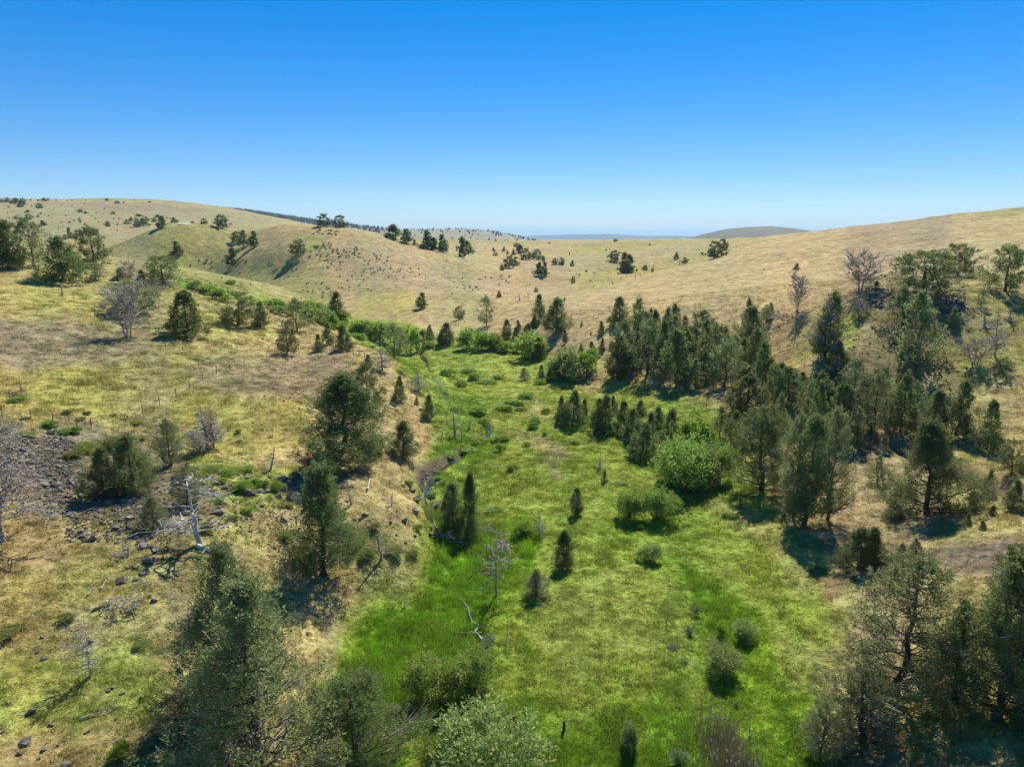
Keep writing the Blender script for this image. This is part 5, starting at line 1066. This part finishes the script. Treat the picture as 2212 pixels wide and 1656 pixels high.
def flat_mat(name, c, rough=.8, s=1.5):
    return bark_mat(name, tuple(x * .85 for x in c), tuple(min(x * 1.1, .85) for x in c), s, rough)
def box(g, x0, x1, y0, y1, z0, z1):
    v = np.array([[x, y, z] for z in (z0, z1) for y in (y0, y1) for x in (x0, x1)]); g.add(v, np.array([[0, 2, 3, 1], [4, 5, 7, 6], [0, 1, 5, 4], [2, 6, 7, 3], [0, 4, 6, 2], [1, 3, 7, 5]]))
def house():
    u, v, k = spot('A1', 1585, 322); a, b = ray(u, v); y = 640.0; x = a * y; z = gz(x, y)
    z = max(z, EYE + b * y - 1.0)
    e = empty('ranch_house', (x, y, z), .25); e.scale = (.5, .5, .5)
    mw = flat_mat('cream_siding', (.50, .47, .42)); mr = flat_mat('pale_metal_roof', (.52, .50, .47), .4); mg = flat_mat('window_glass', (.05, .06, .07), .15); mt = flat_mat('brown_trim', (.20, .13, .09))
    def part(name, m, par, *bx):
        g = Geo()
        for q in bx: box(g, *q)
        return obj(name, g.mesh(name), m, par)
    wl = part('wall', mw, e, (-9, 9, -4, 4, -6, 2.8), (3, 12, -7, 0, -6, 2.6))
    for (cx, w_, cy, d_, z0, hh) in ((0, 10.2, 0, 5.0, 2.8, 2.6), (7.5, 5.3, -3.5, 4.4, 2.6, 2.2)):
        v_ = np.array([[cx - w_, cy - d_, z0], [cx + w_, cy - d_, z0], [cx + w_, cy + d_, z0], [cx - w_, cy + d_, z0], [cx - w_ * .8, cy, z0 + hh], [cx + w_ * .8, cy, z0 + hh]])
        g = Geo(); g.add(v_, np.array([[0, 1, 5, 4], [2, 3, 4, 5]])); g.add(v_, np.array([[0, 4, 3], [1, 2, 5]])); g.add(v_ + [0, 0, -.02], np.array([[3, 2, 1, 0]])); obj('roof', g.mesh('roof'), mr, e)
    for cx in (-7, -4, 0.5): f = part('window', mt, e, (cx - .9, cx + .9, -4.08, -4.0, .9, 2.3)); part('pane', mg, f, (cx - .75, cx + .75, -4.12, -4.07, 1.0, 2.2))
    for cx in (5, 9.5): f = part('window', mt, e, (cx - 1, cx + 1, -7.08, -7.0, .8, 2.2)); part('pane', mg, f, (cx - .85, cx + .85, -7.12, -7.07, .9, 2.1))
    part('door', mt, e, (-2.2, -1.2, -4.07, -3.99, 0, 2.1)); part('porch', mt, e, (-10, 2.8, -6.5, -4.2, -6, -.05))
    tag(e, 'pale roofed ranch house beyond the spur crest', 'house')
house()

# ------------------------------------------------------------------ far conifers on the hills: read as one mass
def far_wood():
    rng = np.random.default_rng(9); g = Geo(); ny, nx = RX.shape
    def cone(p, h, r):
        n = 5; a = np.arange(n) / n * 6.283 + rng.random(); 
        for z0, z1, rr in ((.06, 1., 1.),):
            rj = rr * r * rng.uniform(.7, 1.2, n); v = np.concatenate([np.c_[np.cos(a) * rj, np.sin(a) * rj, np.full(n, z0 * h) + rng.uniform(-.08, .08, n) * h], [[rng.normal(0, .1) * r, 0, z1 * h]]]) + p
            g.add(v, np.array([[i, (i + 1) % n, n] for i in range(n)]))
    U = np.interp
    for k in range(46000):
        i = rng.uniform(0, ny - 1); j = rng.uniform(0, nx - 1); i0, j0 = min(int(i), ny - 2), min(int(j), nx - 2); fi, fj = i - i0, j - j0
        if i > ny * .56: continue
        q = lambda A: (A[i0, j0] * (1 - fj) + A[i0, j0 + 1] * fj) * (1 - fi) + (A[i0 + 1, j0] * (1 - fj) + A[i0 + 1, j0 + 1] * fj) * fi
        x, y, z = q(RX), q(RY), q(RZ); fr = j / nx
        dens = (1.0 if fr < .5 else .42 if fr < .62 else .12) * (.6 if fr < .5 else .25) * (.35 + .9 * (fbm(np.array([x / 160]), np.array([y / 160]), 4, 3)[0] > -.05))
        if fr > .48 and i < ny * .30: dens *= .5
        if rng.random() > dens: continue
        h = rng.uniform(7, 14) * (1 if fr < .6 else .75); cone(np.array([x, y, z - .5]), h, h * rng.uniform(.32, .52))
    o = obj('far_conifer_wood', g.mesh('far_conifer_wood'), M['far_conifer']); tag(o, 'dark conifer wood covering the distant hills', kind='stuff')
far_wood()

# ------------------------------------------------------------------ grass: tufts spread over the near ground, coloured by what grows there
def tuft(seed, n, h, spread, lean, wid):
    rng = np.random.default_rng(seed); g = Geo(); c = np.c_[rng.normal(0, spread, n), rng.normal(0, spread, n), np.full(n, -.04)]
    d = unit(np.c_[rng.normal(0, lean, n), rng.normal(0, lean, n), np.ones(n)]); L = h * rng.uniform(.5, 1.15, n)
    s = unit(np.cross(d, rng.normal(0, 1, d.shape))); W = (wid * rng.uniform(.6, 1.3, n))[:, None]; bend = np.c_[rng.normal(0, lean, n), rng.normal(0, lean, n), np.full(n, -.15)] * L[:, None] * .5
    v = np.stack([c - s * W, c + s * W, c + d * L[:, None] + bend], 1).reshape(-1, 3); return v, (np.arange(n)[:, None] * 3 + np.array([[0, 1, 2]]))
def grass_mat(name):
    m, nt, out = mat(name); L = nt.links.new
    at = N(nt, 'Attribute', attribute_name='tint'); at.attribute_type = 'INSTANCER'; g = N(nt, 'NewGeometry')
    mr = N(nt, 'MapRange'); mr.inputs[3].default_value = .75; mr.inputs[4].default_value = 1.35; L(g.outputs['Random Per Island'], mr.inputs[0])
    h = N(nt, 'HueSaturation'); L(at.outputs['Color'], h.inputs['Color']); L(mr.outputs[0], h.inputs['Value'])
    p = N(nt, 'BsdfDiffuse'); t = N(nt, 'BsdfTranslucent'); L(h.outputs[0], p.inputs['Color']); L(h.outputs[0], t.inputs['Color'])
    mx = N(nt, 'MixShader', Fac=.45); L(p.outputs[0], mx.inputs[1]); L(t.outputs[0], mx.inputs[2]); L(mx.outputs[0], out.inputs['Surface']); return m
def grass(name, label, x, y, tint, scale, tf):
    """one object: a tuft plus the points it is repeated on, joined by a geometry-nodes modifier"""
    z = quick(x, y); tv, tfc = tf; n0 = len(tv); me = new_mesh(name, np.concatenate([tv, np.c_[x, y, z]]), tfc)
    n = len(x); rng = np.random.default_rng(1)
    def att(nm, ty, key, arr): a = me.attributes.new(nm, ty, 'POINT'); a.data.foreach_set(key, np.ascontiguousarray(arr, np.float32).ravel())
    att('is_tuft', 'FLOAT', 'value', np.r_[np.ones(n0), np.zeros(n)]); att('size', 'FLOAT', 'value', np.r_[np.ones(n0), scale]); att('turn', 'FLOAT', 'value', np.r_[np.zeros(n0), rng.uniform(0, 6.283, n)])
    c = np.ones((n0 + n, 4)); c[n0:, :3] = tint; att('tint', 'FLOAT_COLOR', 'color', c)
    o = obj(name, me, M['grass'])
    ng = bpy.data.node_groups.new(name + '_spread', 'GeometryNodeTree'); ng.interface.new_socket('Geometry', in_out='INPUT', socket_type='NodeSocketGeometry'); ng.interface.new_socket('Geometry', in_out='OUTPUT', socket_type='NodeSocketGeometry')
    A = ng.nodes.new; L = ng.links.new; gi = A('NodeGroupInput'); go = A('NodeGroupOutput')
    def na(nm): q = A('GeometryNodeInputNamedAttribute'); q.data_type = 'FLOAT'; q.inputs['Name'].default_value = nm; return q.outputs['Attribute']
    cmp = A('FunctionNodeCompare'); cmp.data_type = 'FLOAT'; cmp.operation = 'GREATER_THAN'; L(na('is_tuft'), cmp.inputs[0]); cmp.inputs[1].default_value = .5
    se = A('GeometryNodeSeparateGeometry'); se.domain = 'POINT'; L(gi.outputs[0], se.inputs['Geometry']); L(cmp.outputs[0], se.inputs['Selection'])
    m2p = A('GeometryNodeMeshToPoints'); L(se.outputs[1], m2p.inputs['Mesh'])
    ip = A('GeometryNodeInstanceOnPoints'); L(m2p.outputs[0], ip.inputs['Points']); L(se.outputs[0], ip.inputs['Instance'])
    cx = A('ShaderNodeCombineXYZ'); L(na('turn'), cx.inputs['Z']); e2r = A('FunctionNodeEulerToRotation'); L(cx.outputs[0], e2r.inputs[0]); L(e2r.outputs[0], ip.inputs['Rotation']); L(na('size'), ip.inputs['Scale'])
    L(ip.outputs[0], go.inputs[0]); md = o.modifiers.new('spread', 'NODES'); md.node_group = ng
    tag(o, label, 'grass', kind='stuff'); return o
M['grass'] = grass_mat('grass_blades')
def sow(n, seed, r0, r1):
    rng = np.random.default_rng(seed); th = rng.uniform(-.80, .80, n); r = np.exp(rng.uniform(math.log(r0), math.log(r1), n)); return r * np.sin(th), r * np.cos(th), rng
x, y, rg = sow(130000, 1, 24, 210); c = soil(x, y); gr = np.clip((c[:, 1] / (c[:, 0] + 1e-6) - .75) / .9, 0, 1); viv = np.clip((c[:, 1] / (c[:, 0] + 1e-6) - 1.35) / .6, 0, 1); r = np.hypot(x, y)
dc = line_dist(x, y, CREEK[::4])[0]; dg = line_dist(x, y, GULLY)[0]; db = line_dist(x, y, BANK)[0]
keep = (dc > .35) & (dg > 1.6) & (db > .8) & (rg.random(len(x)) < .55 + .45 * gr)
cl = np.clip(1 + 1.9 * fbm(x / 1.6, y / 1.6, 77, 3), .5, 1.7)
size = (.62 + .40 * viv + .2 * gr) * cl * rg.uniform(.6, 1.4, len(x)) * np.clip(r / 70, .8, 1.5)
tint = c * rg.uniform(.7, 1.6, len(x))[:, None] * np.where(rg.random(len(x)) < .16, .55, 1.0)[:, None] * 1.06
fo = rg.random(len(x)) < .14 + .05 * (fbm(x / 6, y / 6, 88, 3) > .05); tint[fo] = lerp(c[fo], np.array((.17, .24, .04)), .6) * rg.uniform(.6, 1.3, fo.sum())[:, None]; size[fo] *= 1.35
tint = np.clip(tint * (1 + .22 * viv)[:, None], 0, .8)
v_ = keep & (viv > .45); d_ = keep & ~v_
grass('marsh_grass', 'lush bright green sedge and grass of the marsh and meadow', x[v_], y[v_], tint[v_], size[v_], tuft(1, 44, .55, .26, .30, .018))
grass('dry_grass', 'short dry and green bunch grass over slopes and meadow', x[d_], y[d_], tint[d_], size[d_], tuft(2, 40, .34, .28, .55, .018))
